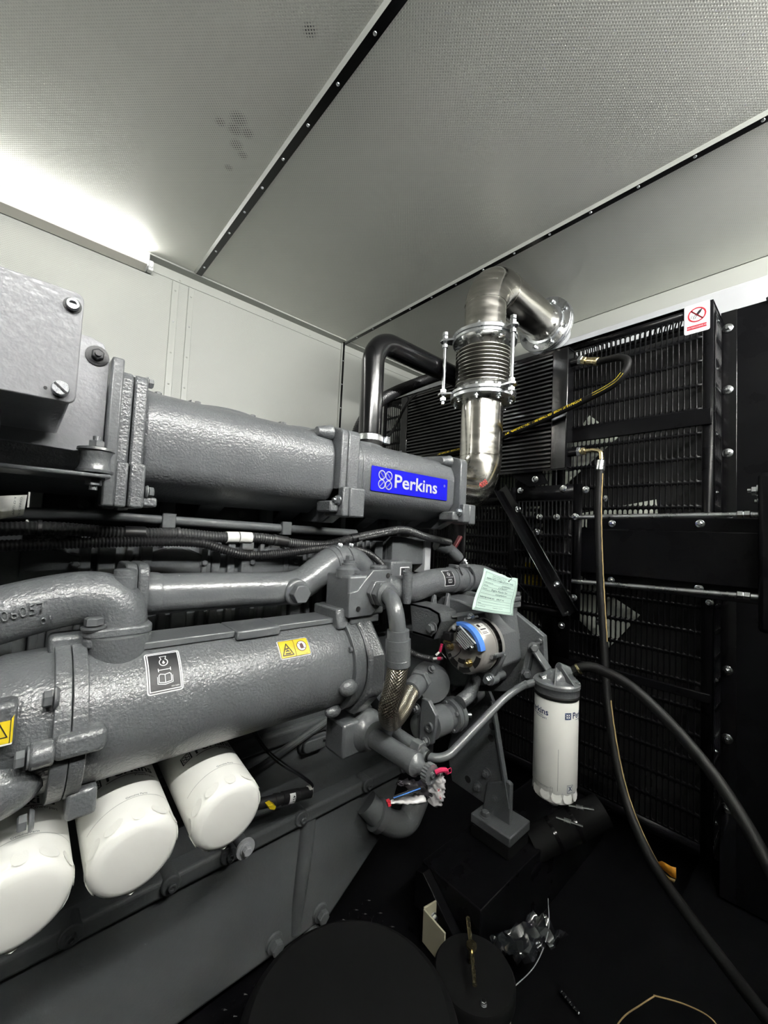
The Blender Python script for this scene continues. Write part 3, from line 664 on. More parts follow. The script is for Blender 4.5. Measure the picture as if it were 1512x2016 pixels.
# ---------------- rocker covers behind the manifold
for k, x in enumerate((.15, .39, .635, .875)):
    lb = ['round grey rocker cover half hidden by the lifting plate', 'round grey rocker cover seen just past the twin flange of the manifold', 'round grey rocker cover at the middle of the manifold', 'round grey rocker cover beside the black coolant pipe'][k]
    t = thing('rocker_cover', lb, 'engine cover', (x, 1.165, .20), 'rocker covers along the engine top')
    emit(B().lathe((x, 1.165, .20), EZ, [(0, .118), (.07, .118), (.078, .126), (.098, .126), (.106, .118), (.112, .03)], 40), 'cover', M_paint_s, t)
    for a in range(0, 360, 90):
        bolt(t, (x+.105*math.cos(math.radians(a+45)), 1.165+.105*math.sin(math.radians(a+45)), .306), EZ, .008, M_paint_s, 'hex')
    emit(B().prism([(x+.13, 1.09, .20), (x+.13, 1.05, .30), (x+.137, 1.04, .303), (x+.137, 1.09, .20)], (0, .05, 0)), 'lifting_tab', M_paint_s, t)
# ---------------- charge-air (inlet) manifold
mf = thing('intake_manifold', 'long grey cast intake manifold with blue maker decal', 'manifold', (.45, .93, .04))
def mprof(e=0.0):
    o = [(1.00, .045-e), (.935-e*.3, .043-e), (.838-e*.6, .080-e*.7), (.822-e, .105-e*.2), (.820-e, .185)]
    for k in range(6):
        a = math.radians(180-15*k-8); o.append((.893+(.073+e)*math.cos(a), .180+(.073+e)*math.sin(a)))
    return o+[(.91, .256+e), (1.00, .262+e), (1.03+e, .23), (1.03+e, .08)]
def msec(x0, x1): return B().prism([(x0, y, z) for y, z in mprof()], (x1-x0, 0, 0))
for x0, x1 in ((-.36, .107), (.149, .571), (.655, 1.05)):
    emit(msec(x0, x1), 'manifold_section', M_paint, mf, bevel=.008, seg=3, ang=50)
FPROF = [(1.05, .02), (.90, .02), (.815, .062), (.800, .085), (.799, .242), (.806, .254), (.86, .270), (1.05, .285)]
def mflange(x0, x1): return emit(B().prism([(x0, y, z) for y, z in FPROF], (x1-x0, 0, 0)), 'flange', M_paint, mf, bevel=.0035, ang=30)
for x0, x1 in ((.107, .1265), (.1285, .149), (.571, .5905), (.5925, .655*.0+.628), (1.05, 1.085)): mflange(x0, x1)
emit(B().prism([(.628, y, z) for y, z in mprof(.006)], (.030, 0, 0)), 'manifold_neck', M_paint, mf, bevel=.006, ang=50)
def lug(x0, x1, z0, z1, y0=.784):
    return emit(B().box2((x0, y0, z0), (x1, .86, z1)), 'bolt_lug', M_paint, mf, bevel=.004)
lug(.107, .1265, .022, .098); lug(.1285, .152, .022, .098); lug(.571, .5905, .035, .108); lug(.5925, .640, .035, .108); lug(1.085, 1.118, .040, .105); lug(1.052, 1.085, .045, .105)
lug(.152, .176, .026, .043, .80); lug(.545, .571, .045, .072, .80); lug(1.018, 1.05, .050, .078, .80)
bolt(mf, (.158, .802, .052), EX, .009, M_paint_s, 'hex'); bolt(mf, (.156, .862, .262), EX, .009, M_paint_s, 'hex')
bolt(mf, (.567, .798, .074), -EX, .0095, M_zinc, 'nut', 'nut'); bolt(mf, (1.046, .798, .078), -EX, .0095, M_zinc, 'nut', 'nut')
for x in (.545, 1.02):
    emit(B().tube([(x-.02, .845, .243), (x+.02, .843, .247)], [.012, .02], 12), 'bolt_boss', M_paint, mf)
    bolt(mf, (x+.018, .843, .252), -EX, .0095, M_zinc, 'nut', 'nut')
mpD = plane_map((.815, .8193, .142), EX, EZ)
sh = math.tan(math.radians(0))
# decal corners measured on the face: leaning a little with the casting draft
dpos = plane_map((.8465, .8196, .1455), EX+EZ*-.0, EZ)
dec = patch(dpos, .322, .068, .004, .0006, 'blue_decal', M_blue, mf, label='blue maker decal with silver lettering')
A = Art()
for sx in (-1, 1):
    for sy in (-1, 1):
        cx, cy = -.1095+sx*.0128, sy*.0128; A.ring(cx, cy, .0118, .0030, 24)
        A.stroke([(cx-sx*sy*.0, cy), (cx, cy)], .002)
        A.stroke([(cx-.008*sx*sy*(-1 if sy > 0 else 1)*sx*sy, cy-.008), (cx+.008*sx*sy*(-1 if sy > 0 else 1)*sx*sy, cy+.008)], .0028)
lay(A, dpos, .0014, 'emblem', M_silver, dec)
lay(Art().text('Perkins', -.077, -.0165, .0535, bold=True, sx=1.19), dpos, .0014, 'lettering', M_silver, dec)
lay(Art().ring(.1455, .012, .0033, .0008).text('R', .1445, .0105, .0038), dpos, .0014, 'registered_mark', M_silver, dec)
# outlet boss at the manifold end that the steel elbow slips onto
emit(B().lathe((1.085, .925, .165), EX, [(0, .10), (.02, .10), (.022, .088), (.045, .088)], 32), 'outlet_spigot', M_paint, mf)
for x in (.32, .52, .80, 1.0):
    emit(B().prism([(x-.028, .93, .048), (x+.028, .93, .048), (x+.018, 1.02, -.0), (x-.018, 1.02, -.0)], (0, .012, .0)), 'inlet_runner', M_paint, mf)
# ---------------- charge air pipe in three lengths
EXC, EYC, RP = 1.345, .93, .083
p1 = thing('air_elbow', 'polished steel elbow rising from the manifold end', 'pipe', (EXC, EYC, .08))
path = fillet([(1.105, EYC, .165), (EXC, EYC, .165), (EXC, EYC, .545)], .155, 18)
emit(B().tube(path, RP, 40), 'pipe', M_steel, p1)
emit(B().lathe((EXC, EYC, .318), EZ, [(0, RP), (.001, RP+.0018), (.004, RP+.0018), (.005, RP)], 40), 'weld_seam', M_steel, p1)
def pflange(par, c, ax, th=.016, ro=.128, nb=8, ph=22.5, mat_=None):
    a, u, v = frame(ax)
    emit(B().lathe(V3(c), ax, [(0, RP-.002), (0, ro-.002), (.002, ro), (th-.002, ro), (th, ro-.002), (th, RP-.002)], 48), 'flange', mat_ or M_zinc, par)
pflange(p1, (EXC, EYC, .545), EZ)
def boltring(par, c, ax, off, ro=.108, nb=8, ph=22.5, r=.0095, kind='hex', skip=()):
    a, u, v = frame(ax)
    for k in range(nb):
        if k in skip: continue
        t = math.radians(ph+360*k/nb); bolt(par, V3(c)+u*(ro*math.cos(t))+v*(ro*math.sin(t))+a*off, a if off >= 0 else -a, r, M_chrome, kind, 'bolt' if kind == 'hex' else 'nut')
boltring(p1, (EXC, EYC, .545), EZ, -.001, kind='nut')
p2 = thing('bellows_joint', 'ribbed steel bellows joint between two bolted flanges with tie rods', 'pipe joint', (EXC, EYC, .56))
pflange(p2, (EXC, EYC, .562), EZ, .014, .130)
pflange(p2, (EXC, EYC, .781), EZ, .014, .128)
prof = [(0, RP+.004), (.012, RP+.005), (.020, RP+.012), (.024, RP+.013)]
for k in range(10):
    for q in range(6):
        t = q/6; prof.append((.026+(k+t)*.0150, RP+.018+.013*math.sin(2*math.pi*t)))
prof += [(.178, RP+.012), (.186, RP+.005), (.206, RP+.004)]
emit(B().lathe((EXC, EYC, .575), EZ, prof, 56), 'bellows', M_bell, p2, ang=60)
boltring(p2, (EXC, EYC, .576), EZ, .001); boltring(p2, (EXC, EYC, .781), EZ, -.001)
for ang in (135, -105, 15):
    d = V3((math.cos(math.radians(ang)), math.sin(math.radians(ang)), 0)); c = V3((EXC, EYC, 0))+d*.158
    emit(B().cyl(c+EZ*.53, c+EZ*.830, .0075, n=12), 'tie_rod', M_chrome, p2)
    for z in (.566, .788):
        q = d.cross(EZ); emit(B().prism([V3((c.x, c.y, z))-d*.035+q*.026, V3((c.x, c.y, z))-d*.035-q*.026, V3((c.x, c.y, z))+d*.014-q*.016, V3((c.x, c.y, z))+d*.022, V3((c.x, c.y, z))+d*.014+q*.016], (0, 0, .009)), 'tie_lug', M_chrome, p2, bevel=.001)
    for z in (.543, .577, .764, .799, .815): inst('tall_nut', lambda b_: b_.lathe((0, 0, 0), EZ, [(0, .85), (.15, 1), (1.1, 1), (1.25, .85)], 6), 'nut', M_chrome, p2, c+EZ*z, EZ, .0125)
p3 = thing('upper_air_elbow', 'polished steel elbow and straight pipe under the ceiling', 'pipe', (EXC+.1, EYC, .795))
ZT, XT = 1.062, 1.83
pe = V3((XT, .915, 1.045)); path = fillet([(EXC, EYC, .796), (EXC, EYC, ZT), pe], .118, 20)
emit(B().tube(path, RP, 40), 'pipe', M_steel, p3)
pflange(p3, (EXC, EYC, .796), EZ, .016, .130); boltring(p3, (EXC, EYC, .812), EZ, .001, kind='nut')
emit(B().lathe((EXC, EYC, .942), EZ, [(0, RP), (.001, RP+.0018), (.004, RP+.0018), (.005, RP)], 40), 'weld_seam', M_steel, p3)
dX = (pe-path[-2]).normalized()
emit(B().lathe(path[-2]+dX*.001, dX, [(0, RP), (.001, RP+.0018), (.004, RP+.0018), (.005, RP)], 40), 'weld_seam', M_steel, p3)
pflange(p3, pe-dX*.018, dX, .016, .132); boltring(p3, pe-dX*.018, dX, -.001)
emit(B().lathe(pe-dX*.03, dX, [(0, RP), (.004, RP+.012), (.012, RP+.012)], 40), 'collar', M_zinc, p3)
p4 = thing('duct_stub', 'grey flanged stub pipe entering the pale radiator duct', 'pipe', (XT+.06, .91, .95))
pflange(p4, pe, dX, .016, .132); emit(B().tube([pe+dX*.014, (1.925, .912, 1.005)], RP-.004, 36), 'pipe', M_lgrey, p4)
boltring(p4, pe, dX, .017, kind='nut')
# hand-written marks on the elbows
def elbow_map(u, v, h):
    th, ph = -1.30+u/.15, 1.66+v/.083; d = V3((math.cos(th), 0, math.sin(th)))
    return V3((EXC-.155, EYC, .32))+d*(.155+(RP+h)*math.cos(ph))-EY*((RP+h)*math.sin(ph))
lay(Art().text('4008', 0, 0, .030, sx=.95), elbow_map, .0005, 'marker_number', mat('marker_red', (.35, .02, .02), .6), p1)
# ---------------- black coolant pipe
bp = thing('coolant_pipe', 'thick black coolant pipe bent from the manifold to the radiator', 'pipe', (.91, 1.1, .2))
emit(B().tube(fillet([(.905, 1.10, .345), (.905, 1.10, .705), (1.66, 1.10, .705)], .09, 16), .041, 28), 'pipe', M_blackg, bp)
emit(B().lathe((.905, 1.10, .21), EZ, [(0, .047), (.135, .0475), (.137, .046), (.137, .041)], 28), 'rubber_sleeve', M_rubber, bp)
emit(B().lathe((.905, 1.10, .322), EZ, [(0, .0478), (.001, .0495), (.021, .0495), (.022, .0478)], 36), 'hose_clamp', M_zinc, bp)
emit(B().box2((.944, 1.052, .318), (.962, 1.068, .345)), 'clamp_screw', M_zinc, bp, bevel=.002)
emit(B().tube([(1.60, 1.10, .705), (1.69, 1.10, .705)], .048, 24), 'rubber_end', M_rubber, bp)
cn = thing('ribbed_conduit', 'ribbed black conduit rising behind the coolant pipe', 'conduit', (.9, 1.2, .3))
pt = catmull([at(690, 900, 1, 1.25), at(715, 830, 1, 1.25), at(755, 785, 1, 1.28), at(820, 755, 1, 1.29), at(880, 735, 1, 1.28), at(940, 722, 1, 1.25)], 10)
emit(corr(pt, .026, .010, .003, 18), 'tube', M_plast, cn)
cb = thing('sensor_cable', 'thin black cable hanging in front of the finned cooler', 'cable', (1.5, 1.3, .3))
emit(B().tube(catmull([at(738, 890, 0, 1.25), at(775, 845, 0, 1.35), at(795, 805, 0, 1.5), at(815, 780, 0, 1.57), at(845, 768, 0, 1.60)]), .0075, 10), 'tube', M_rubber, cb)
# ---------------- oil cooler
CY, CZ, CR = .766, -.294, .100
oc = thing('oil_cooler', 'large grey cylindrical oil cooler along the engine side', 'cooler', (.3, CY, CZ-CR))
emit(B().lathe((.083, CY, CZ), EX, [(0, CR), (.452, CR), (.47, CR-.004)], 64), 'shell', M_paint, oc)
def cflange(x0, x1, e=.0):
    "four-lobed cover flange"
    P = []
    for k in range(48):
        a = 2*math.pi*k/48; r = CR+.010+e+.010*max(0, math.cos(2*(a-math.radians(45-22))))**2*0
        P.append((x0, CY+r*math.cos(a), CZ+r*math.sin(a)))
    return emit(B().prism(P, (x1-x0, 0, 0)), 'end_flange', M_paint, oc, bevel=.0012, seg=2, ang=30)
cflange(.047, .0655); cflange(.0665, .084); cflange(.535, .564); cflange(.566, .585)
emit(B().prism([(.566, CY-.118, CZ+.03), (.566, CY-.118, CZ-.05), (.566, CY-.06, CZ-.112), (.566, CY+.1, CZ-.112), (.566, CY+.1, CZ+.112), (.566, CY-.05, CZ+.112)], (.045, 0, 0)), 'end_housing', M_paint, oc, bevel=.008)
# left end cover: a dome with a swollen lower lobe
emit(B().lathe((-.02, CY, CZ+.004), EX, [(-.05, .02), (-.042, .055), (-.02, .082), (.015, .094), (.068, .098)], 48), 'end_cover', M_paint, oc)
emit(B().sphere((-.012, CY-.066, CZ-.045), .055, (1.1, .8, .75)), 'cover_lobe', M_paint, oc)
emit(B().box2((.048, CY-.122, CZ-.012), (.104, CY-.085, CZ+.018)), 'bolt_boss', M_paint, oc, bevel=.008, seg=3)
emit(B().cyl((.026, CY-.106, CZ-.002), (.05, CY-.106, CZ-.002), .016, n=16), 'bolt_boss', M_paint, oc, bevel=.003)
bolt(oc, (.026, CY-.106, CZ-.002), -EX, .0105, M_paint_s, 'hex', spin=0)
bolt(oc, (.048, CY-.097, CZ+.062), -EX, .0105, M_paint_s, 'hex', spin=0)
emit(B().box2((.07, CY-.075, CZ-.118), (.105, CY-.04, CZ-.08)), 'bolt_boss', M_paint, oc, bevel=.005)
bolt(oc, (.035, CY-.07, CZ-.10), -EX, .0105, M_paint_s, 'hex', spin=0)
emit(B().box2((.04, CY-.02, CZ+.09), (.084, CY+.02, CZ+.122)), 'bolt_boss', M_paint, oc, bevel=.006)
bolt(oc, (.086, CY-.02, CZ+.112), EX, .011, M_paint_s, 'hex', spin=0)
# right end lobe, drain bosses
emit(B().sphere((.525, CY-.098, CZ-.030), .019, (1.2, .8, .9)), 'cast_boss', M_paint, oc)
emit(B().sphere((.515, CY-.062, CZ-.088), .016, (1.2, .8, .8)), 'cast_boss', M_paint, oc)
bolt(oc, (.533, CY-.092, CZ+.045), -EX, .006, M_paint_s, 'socket')
# flat machined strip on the crown with its step
emit(B().box2((.14, CY-.045, CZ+.092), (.30, CY+.03, CZ+.1035)), 'crown_strip', M_paint_s, oc, bevel=.002)
emit(B().box2((.30, CY-.056, CZ+.088), (.385, CY+.03, CZ+.1045)), 'crown_strip', M_paint_s, oc, bevel=.003)
emit(B().box2((.385, CY-.045, CZ+.092), (.53, CY+.03, CZ+.1035)), 'crown_strip', M_paint_s, oc, bevel=.002)
emit(B().lathe((.125, .748, -.262), EZ, [(0, .034), (.03, .040), (.085, .042)], 28), 'return_port', M_paint, oc)
emit(B().lathe((.585, .745, -.26), EZ, [(0, .02), (.02, .028), (.055, .034), (.058, .044), (.072, .044)], 24), 'outlet_port', M_paint, oc)
emit(B().prism([(.515, .70, -.212), (.515, .80, -.212), (.515, .80, -.17), (.515, .71, -.17)], (.030, 0, 0)), 'gusset', M_paint, oc, bevel=.004)
# stickers on the shell
def shell_map(x, zr):
    "sticker frame on the cooler at x where the sight line has slope zr = z/y"
    th = math.radians(180)+math.asin(max(-1, min(1, 0)))
    # solve for the front point of the circle on the line z = zr*y
    lo = None
    for k in range(2000):
        a = math.pi*(.5+k/2000.0)          # from the crown over the front to the bottom
        yy, zz = CY+CR*math.cos(a), CZ+CR*math.sin(a)
        if zz-zr*yy <= 0: lo = a; break
    return cyl_map((x, CY, CZ), EX, CR, (0, math.cos(lo), math.sin(lo)), flip=-1)
m1 = shell_map(.179, -.332)
st = patch(m1, .050, .066, .004, .0006, 'operation_sticker', M_wprint, oc, label='black square sticker with white oil and book symbols')
patch(m1, .0465, .0625, .003, .0011, 'black_field', M_ink, st)
patch(m1, .0445, .0600, .0025, .0008, 'white_border', M_wprint, st) if False else None
A = Art().stroke([(-.0215, -.029), (.0215, -.029), (.0215, .029), (-.0215, .029)], .0016, True)
A.ring(0, .0135, .0058, .0013, a0=115, a1=425); A.stroke([(-.0028, .0185), (-.0045, .0235), (.0045, .0235), (.0028, .0185)], .0012); A.poly([(0, .0168), (-.0022, .0122), (0, .0102), (.0022, .0122)])
A.stroke([(-.0085, .0012), (.0085, .0012)], .0012).stroke([(-.0085, -.0012), (-.0085, .0036)], .0012).stroke([(.0085, -.0012), (.0085, .0036)], .0012)
A.stroke([(-.0085, -.017), (-.0085, -.007), (-.0065, -.005), (0, -.0065), (.0065, -.005), (.0085, -.007), (.0085, -.017), (0, -.0185)], .0012, True).stroke([(0, -.0065), (0, -.0185)], .0010)
A.stroke([(-.0105, -.019), (-.0105, -.009)], .001).stroke([(.0105, -.019), (.0105, -.009)], .001).stroke([(-.0105, -.019), (0, -.021), (.0105, -.019)], .001)
A.text('420-5684', .0075, -.0262, .003)
lay(A, m1, .0017, 'symbols', M_wprint, st)
m2 = shell_map(.405, -.333)
st = patch(m2, .066, .037, .0035, .0006, 'hot_surface_sticker', M_wprint, oc, label='yellow hot surface sticker with white edge')
patch(m2, .0625, .0335, .0025, .0011, 'yellow_field', M_yellow, st)
A = Art().stroke([(-.027, -.012), (-.005, -.012), (-.016, .010)], .0017, True).stroke([(-.021, -.009), (-.011, -.009)], .0020).stroke([(-.019, -.005), (-.016, -.003), (-.013, -.005)], .0022).stroke([(-.019, -.0005), (-.014, .0005)], .0022).stroke([(.0, -.0165), (.0, .0165)], .0008).stroke([(-.031, -.0165), (.031, -.0165), (.031, .0165), (-.031, .0165)], .0007, True)
lay(A, m2, .0020, 'symbols', M_ink, st)
lay(Art().disc(.0155, .0015, .0098), m2, .0015, 'white_disc', M_wprint, st)
lay(Art().ring(.0155, .0015, .0098, .0012).poly([(.0125, -.004), (.0185, -.004), (.0195, .002), (.0175, .007), (.0135, .006), (.0115, .001)]).stroke([(.009, .0075), (.022, -.0045)], .001).text('157-0981', .016, -.0148, .0026), m2, .0020, 'hand_symbol', mat('print_maroon', (.06, .012, .012), .5), st)
m3 = cyl_map((-.006, CY-.012, CZ+.0), EX, .088, (0, -.985, .16), flip=-1)
m3 = plane_map((-.008, CY-.1165, CZ+.046), EX, (EZ*.96+EY*.22))
st = patch(m3, .034, .042, .001, .0006, 'caution_sticker', M_wprint, oc, n=3, label='yellow triangle sticker on the end cover')
patch(m3, .034, .038, .001, .0011, 'yellow_field', M_yellow, st, n=3)
lay(Art().stroke([(-.012, -.012), (.012, -.012), (0, .013)], .0012, True).stroke([(-.005, -.008), (.005, -.008)], .0014).stroke([(-.004, -.003), (0, -.001), (.003, .003)], .0016).stroke([(.0145, -.019), (.0145, .019)], .0008), m3, .0017, 'symbols', M_ink, st)
emit(B().box2((-.03, CY-.1163, CZ+.02), (.012, CY-.085, CZ+.072)), 'sticker_pad', M_paint, oc, bevel=.006)
# ---------------- oil filters
FD = V3((.023, -1, -.148)).normalized(); FR = .0585
for k, (fx, lb) in enumerate(((.027, 'white spin-on oil filter nearest the domed end of the cooler'), (.155, 'white spin-on oil filter in the middle of the three under the cooler'), (.290, 'white spin-on oil filter beside the black sensor plug'))):
    tip = V3((fx, .668, -.486))
    if k == 0:
        t = thing('oil_filter', lb, 'filter', tip, 'white oil filters under the cooler'); L = .235
        pr = [(0, .02), (.0, FR-.014), (.0035, FR-.006), (.009, FR-.002), (.014, FR-.0007)]
        emit(B().lathe(tip-FD*.0, -FD, [(-.0005, .001)]+[(-.0005, .02)]+[(.0, FR-.016), (.0022, FR-.009), (.007, FR-.0035), (.013, FR-.001), (.03, FR), (L-.012, FR), (L-.004, FR-.003), (L, FR-.008)], 56), 'canister', M_white, t, ang=50)
        mpF = cyl_map(tip, -FD, FR, (0, -.148, 1), flip=1)
        # printed band line and lettering round the canister
        A = Art(); n = 40
        for q in range(n): A.poly([(.052+.0, (-.9+1.8*q/n)*FR*1.3), (.0526, (-.9+1.8*q/n)*FR*1.3), (.0526, (-.9+1.8*(q+1)/n)*FR*1.3), (.052, (-.9+1.8*(q+1)/n)*FR*1.3)])
        lay(A, mpF, .0003, 'print_line', mat('print_grey', (.22, .22, .22), .5), t)
        f1 = lambda u, v, h: mpF(.0545+v, .006+u, h)
        lay(Art().text('Genuine Parts', 0, 0, .0052, 'CENTER'), f1, .0004, 'lettering', M_inkg, t)
        f2 = lambda u, v, h: mpF(.112+v, u, h)
        A = Art().text('Perkins', -.026, 0, .024, bold=True).text('Powerpart', .012, -.011, .0085).stroke([(-.026, -.004), (.03, -.004)], .0014)
        A.stroke([(-.05, 0), (-.033, 0), (-.033, .017), (-.05, .017)], .002, True)
        for sx in (-1, 1):
            for sy in (-1, 1): A.ring(-.0415+sx*.0032, .0085+sy*.0032, .003, .0012, 12)
        lay(A, f2, .0004, 'maker_print', M_ink, t)
        b = B()
        for q in range(3):
            pass
        b.bm.free()
        for q in range(12):
            a, u, v = frame(-FD); an = 2*math.pi*q/12
            inst('filter_flat', lambda b_: b_.lathe((0, 0, 0), EZ, [(-.0010, .7), (.0002, 1.0), (.0004, .2)], 10), 'wrench_flat', M_white, t, tip-FD*.019+(u*math.cos(an)+v*math.sin(an))*(FR-.0006), (u*math.cos(an)+v*math.sin(an)), (.009, .013, 1))
        f0 = t
    else:
        t = f0.copy(); COL.objects.link(t); WL[t.name] = tip; t.location = tip+V3((0, 0, ZC)); t['label'] = lb
        for c in [o for o in f0.children]:
            q = c.copy(); COL.objects.link(q); q.parent = t
fb = thing('filter_mount_casting', 'dark grey casting that the oil filters screw into', 'casting', (.15, .93, -.50))
emit(B().box2((-.16, .905, -.52), (.38, 1.0, -.385)), 'body', M_block, fb, bevel=.01)
for fx in (.027, .155, .290): emit(B().lathe(V3((fx, .668, -.486))-FD*.232, -FD, [(0, .055), (.02, .055)], 30), 'filter_seat', M_block, fb)
# ---------------- coolant elbow on the cooler's near end
ce = thing('coolant_elbow', 'grey cast coolant elbow with raised part number above the cooler', 'elbow', (.12, .775, -.185))
emit(B().tube(catmull([(-.34, .80, -.23), (-.12, .785, -.172), (-.02, .78, -.142), (.05, .777, -.125), (.092, .775, -.123), (.116, .773, -.134), (.126, .772, -.152), (.128, .772, -.178)], 8), .0405, 28), 'casting', M_paint, ce)
emit(B().prism([V3((.124+u, .768+v, -.178)) for u, v in rrect(.092, .088, .022)], (0, 0, .014)), 'flange', M_paint, ce, bevel=.003)
emit(B().prism([V3((.124+u, .768+v, -.192)) for u, v in rrect(.092, .088, .022)], (0, 0, .0135)), 'lower_flange', M_paint, oc, bevel=.003)
bolt(ce, (.090, .738, -.163), EZ, .0125, M_paint_s, 'hex', spin=.2)
emit(B().lathe((.130, .765, -.150), EZ, [(0, .019), (.06, .0175), (.061, .016), (.070, .016), (.072, .012)], 20), 'thread_boss', M_paint, ce)
mpE = cyl_map((.012, .7785, -.1335), V3((1, -.02, .22)), .0408, V3((0, -1, .05)), flip=-1)
lay(Art().text('4506057', -.045, -.006, .021, sx=.9).text('01', .012, -.024, .016), mpE, .0022, 'raised_number', M_paint, ce)
bpy.data.objects['raised_number'].modifiers.new('solid', 'SOLIDIFY').thickness = -.003
# ---------------- coolant rail along the engine
cr = thing('coolant_rail', 'grey coolant rail pipe with hex plug and clamped bend', 'pipe', (.4, .85, -.2))
emit(B().tube(catmull([(.178, .85, -.134), (.182, .85, -.134), (.2, .85, -.135), (.34, .85, -.137), (.47, .85, -.140), (.52, .853, -.128), (.56, .858, -.105), (.60, .866, -.084), (.65, .872, -.076), (.70, .88, -.092), (.735, .888, -.13), (.745, .89, -.20)], 8), [.0, .02]+[.034]*2+[.0385]*200 if False else .038, 28), 'pipe', M_paint_s, cr)
emit(B().sphere((.188, .85, -.134), .040, (1, 1, 1)), 'rounded_end', M_paint_s, cr)
for x0, x1 in ((.138, .1555), (.1565, .174)): emit(B().prism([V3((x0, .85+u, -.129+v)) for u, v in rrect(.10, .108, .02)], (x1-x0, 0, 0)), 'joint_flange', M_paint, cr, bevel=.003)
emit(B().cyl((.475, .835, -.143), (.475, .806, -.146), .030, n=28), 'plug_boss', M_paint_s, cr, bevel=.004)
emit(B().hexa((.475, .807, -.146), -EY, .0225, .022), 'hex_plug', M_paint_s, cr, bevel=.002)
for px in (.612, .648):
    c = V3((px, .8685, -.081)); emit(B().lathe(c-EX*.004, EX+EY*.12+EZ*.1, [(0, .039), (.001, .0425), (.017, .0425), (.018, .039)], 32), 'hose_band', M_paint_s, cr)
    p = c+V3((.006, -.008, .043)); emit(B().box(p, (.012, .02, .012)), 'clamp_lug', M_zinc, cr, bevel=.002); bolt(cr, p-EY*.012, -EY+EZ*.5, .004, M_zinc, 'hex', 'clamp_screw')
emit(B().tube([(.598, .8655, -.086), (.612, .868, -.082), (.632, .87, -.079), (.664, .8745, -.08)], .0405, 28), 'rubber_sleeve', M_paint_s, cr)
# ---------------- valve block with the braided hose
vb = thing('valve_block', 'grey drilled valve block on the cooler end with hex fittings', 'valve', (.59, .74, -.19))
emit(B().box2((.535, .695, -.188), (.640, .785, -.098)), 'body', M_paint_s, vb, bevel=.006, seg=3)
b = B(); b.prism([(.535, .692, -.188), (.600, .692, -.188), (.655, .692, -.150), (.655, .692, -.086), (.600, .692, -.086), (.575, .692, -.110), (.556, .692, -.130), (.535, .692, -.134)], (0, .02, 0)); emit(b, 'port_face', M_paint_s, vb, bevel=.002)
emit(B().lathe((.558, .735, -.105), EZ, [(0, .026), (.018, .026), (.022, .022), (.026, .012)], 24), 'cap_boss', M_paint_s, vb)
emit(B().lathe((.572, .748, -.085), EZ, [(0, .018), (.01, .018), (.011, .014), (.016, .014)], 20), 'plug_seat', M_paint_s, vb)
bolt(vb, (.572, .748, -.070), EZ, .010, M_paint_s, 'hex'); bolt(vb, (.566, .712, -.098), EZ, .009, M_paint_s, 'hex')
for x, z in ((.560, -.170), (.645, -.100)): emit(B().cyl((x, .6935, z), (x, .690, z), .0055, n=14), 'bolt_hole', M_dark, vb)
emit(B().hexa((.612, .692, -.136), -EY, .031, .014), 'hex_fitting', M_paint_s, vb, bevel=.002)
emit(B().hexa((.612, .677, -.137), -EY, .029, .016), 'hex_fitting', M_paint_s, vb, bevel=.002)
emit(B().box2((.548, .70, -.206), (.630, .782, -.188)), 'foot', M_paint_s, vb, bevel=.003)
bh = thing('braided_hose', 'braided steel hose hanging in a loop from the valve block', 'hose', (.585, .6, -.4))
emit(B().lathe((.612, .662, -.1375), -EY, [(0, .027), (.006, .028), (.012, .024), (.012, .020), (.020, .020)], 28), 'collar', M_paint_s, bh)
e1 = fillet([(.612, .655, -.138), at(778, 1187, 1, .590), at(785, 1262, 1, .588)], .040, 14)
emit(B().tube(e1, .0172, 22), 'elbow', M_paint_s, bh)
pa, pb = at(784, 1240, 1, .588), at(784, 1312, 1, .588); d_ = (pb-pa).normalized(); L = (pb-pa).length
emit(B().lathe(pa, d_, [(0, .018), (0, .0225), (.018, .0228), (.0185, .0255), (.037, .0258), (.0375, .0252), (L-.016, .0250), (L-.0155, .0254), (L-.003, .0250), (L, .021)], 32), 'crimp_sleeve', M_paint_s, bh, ang=30)
pts = catmull([pb-d_*.004, at(776, 1355, 1, .590), at(765, 1395, 1, .603), at(770, 1418, 1, .632), at(790, 1398, 1, .662), at(806, 1368, 1, .688), at(820, 1347, 1, .705)], 12)
b = B(); b.tube(pts, .0215, 28)
uvl = b.bm.loops.layers.uv.new('uv')
o_ = None
bm_h = b.bm; bm_h.verts.ensure_lookup_table(); nn = 28; acc = [0]
for a, c in zip(pts, pts[1:]): acc.append(acc[-1]+(c-a).length)
for f in bm_h.faces:
    ids = [l.vert.index for l in f.loops]
bm_h.verts.index_update()
for f in bm_h.faces:
    ks = [l.vert.index % nn for l in f.loops]
    for l in f.loops:
        i = l.vert.index // nn; k = l.vert.index % nn
        if max(ks) == nn-1 and min(ks) == 0 and k == 0: k = nn
        l[uvl].uv = (k/nn, acc[min(i, len(acc)-1)]/.0062)
emit(b, 'braid', M_braid, bh)
pc, pd_ = at(808, 1362, 1, .690), at(836, 1330, 1, .725); d2 = (pd_-pc).normalized()
emit(B().lathe(pc, d2, [(0, .0215), (0, .0245), (.012, .0255), (.045, .0252), (.046, .022), (.052, .022)], 28), 'crimp_sleeve', M_paint_s, bh)
emit(B().hexa(pc+d2*.052, d2, .030, .018), 'hex_fitting', M_paint_s, bh, bevel=.002)
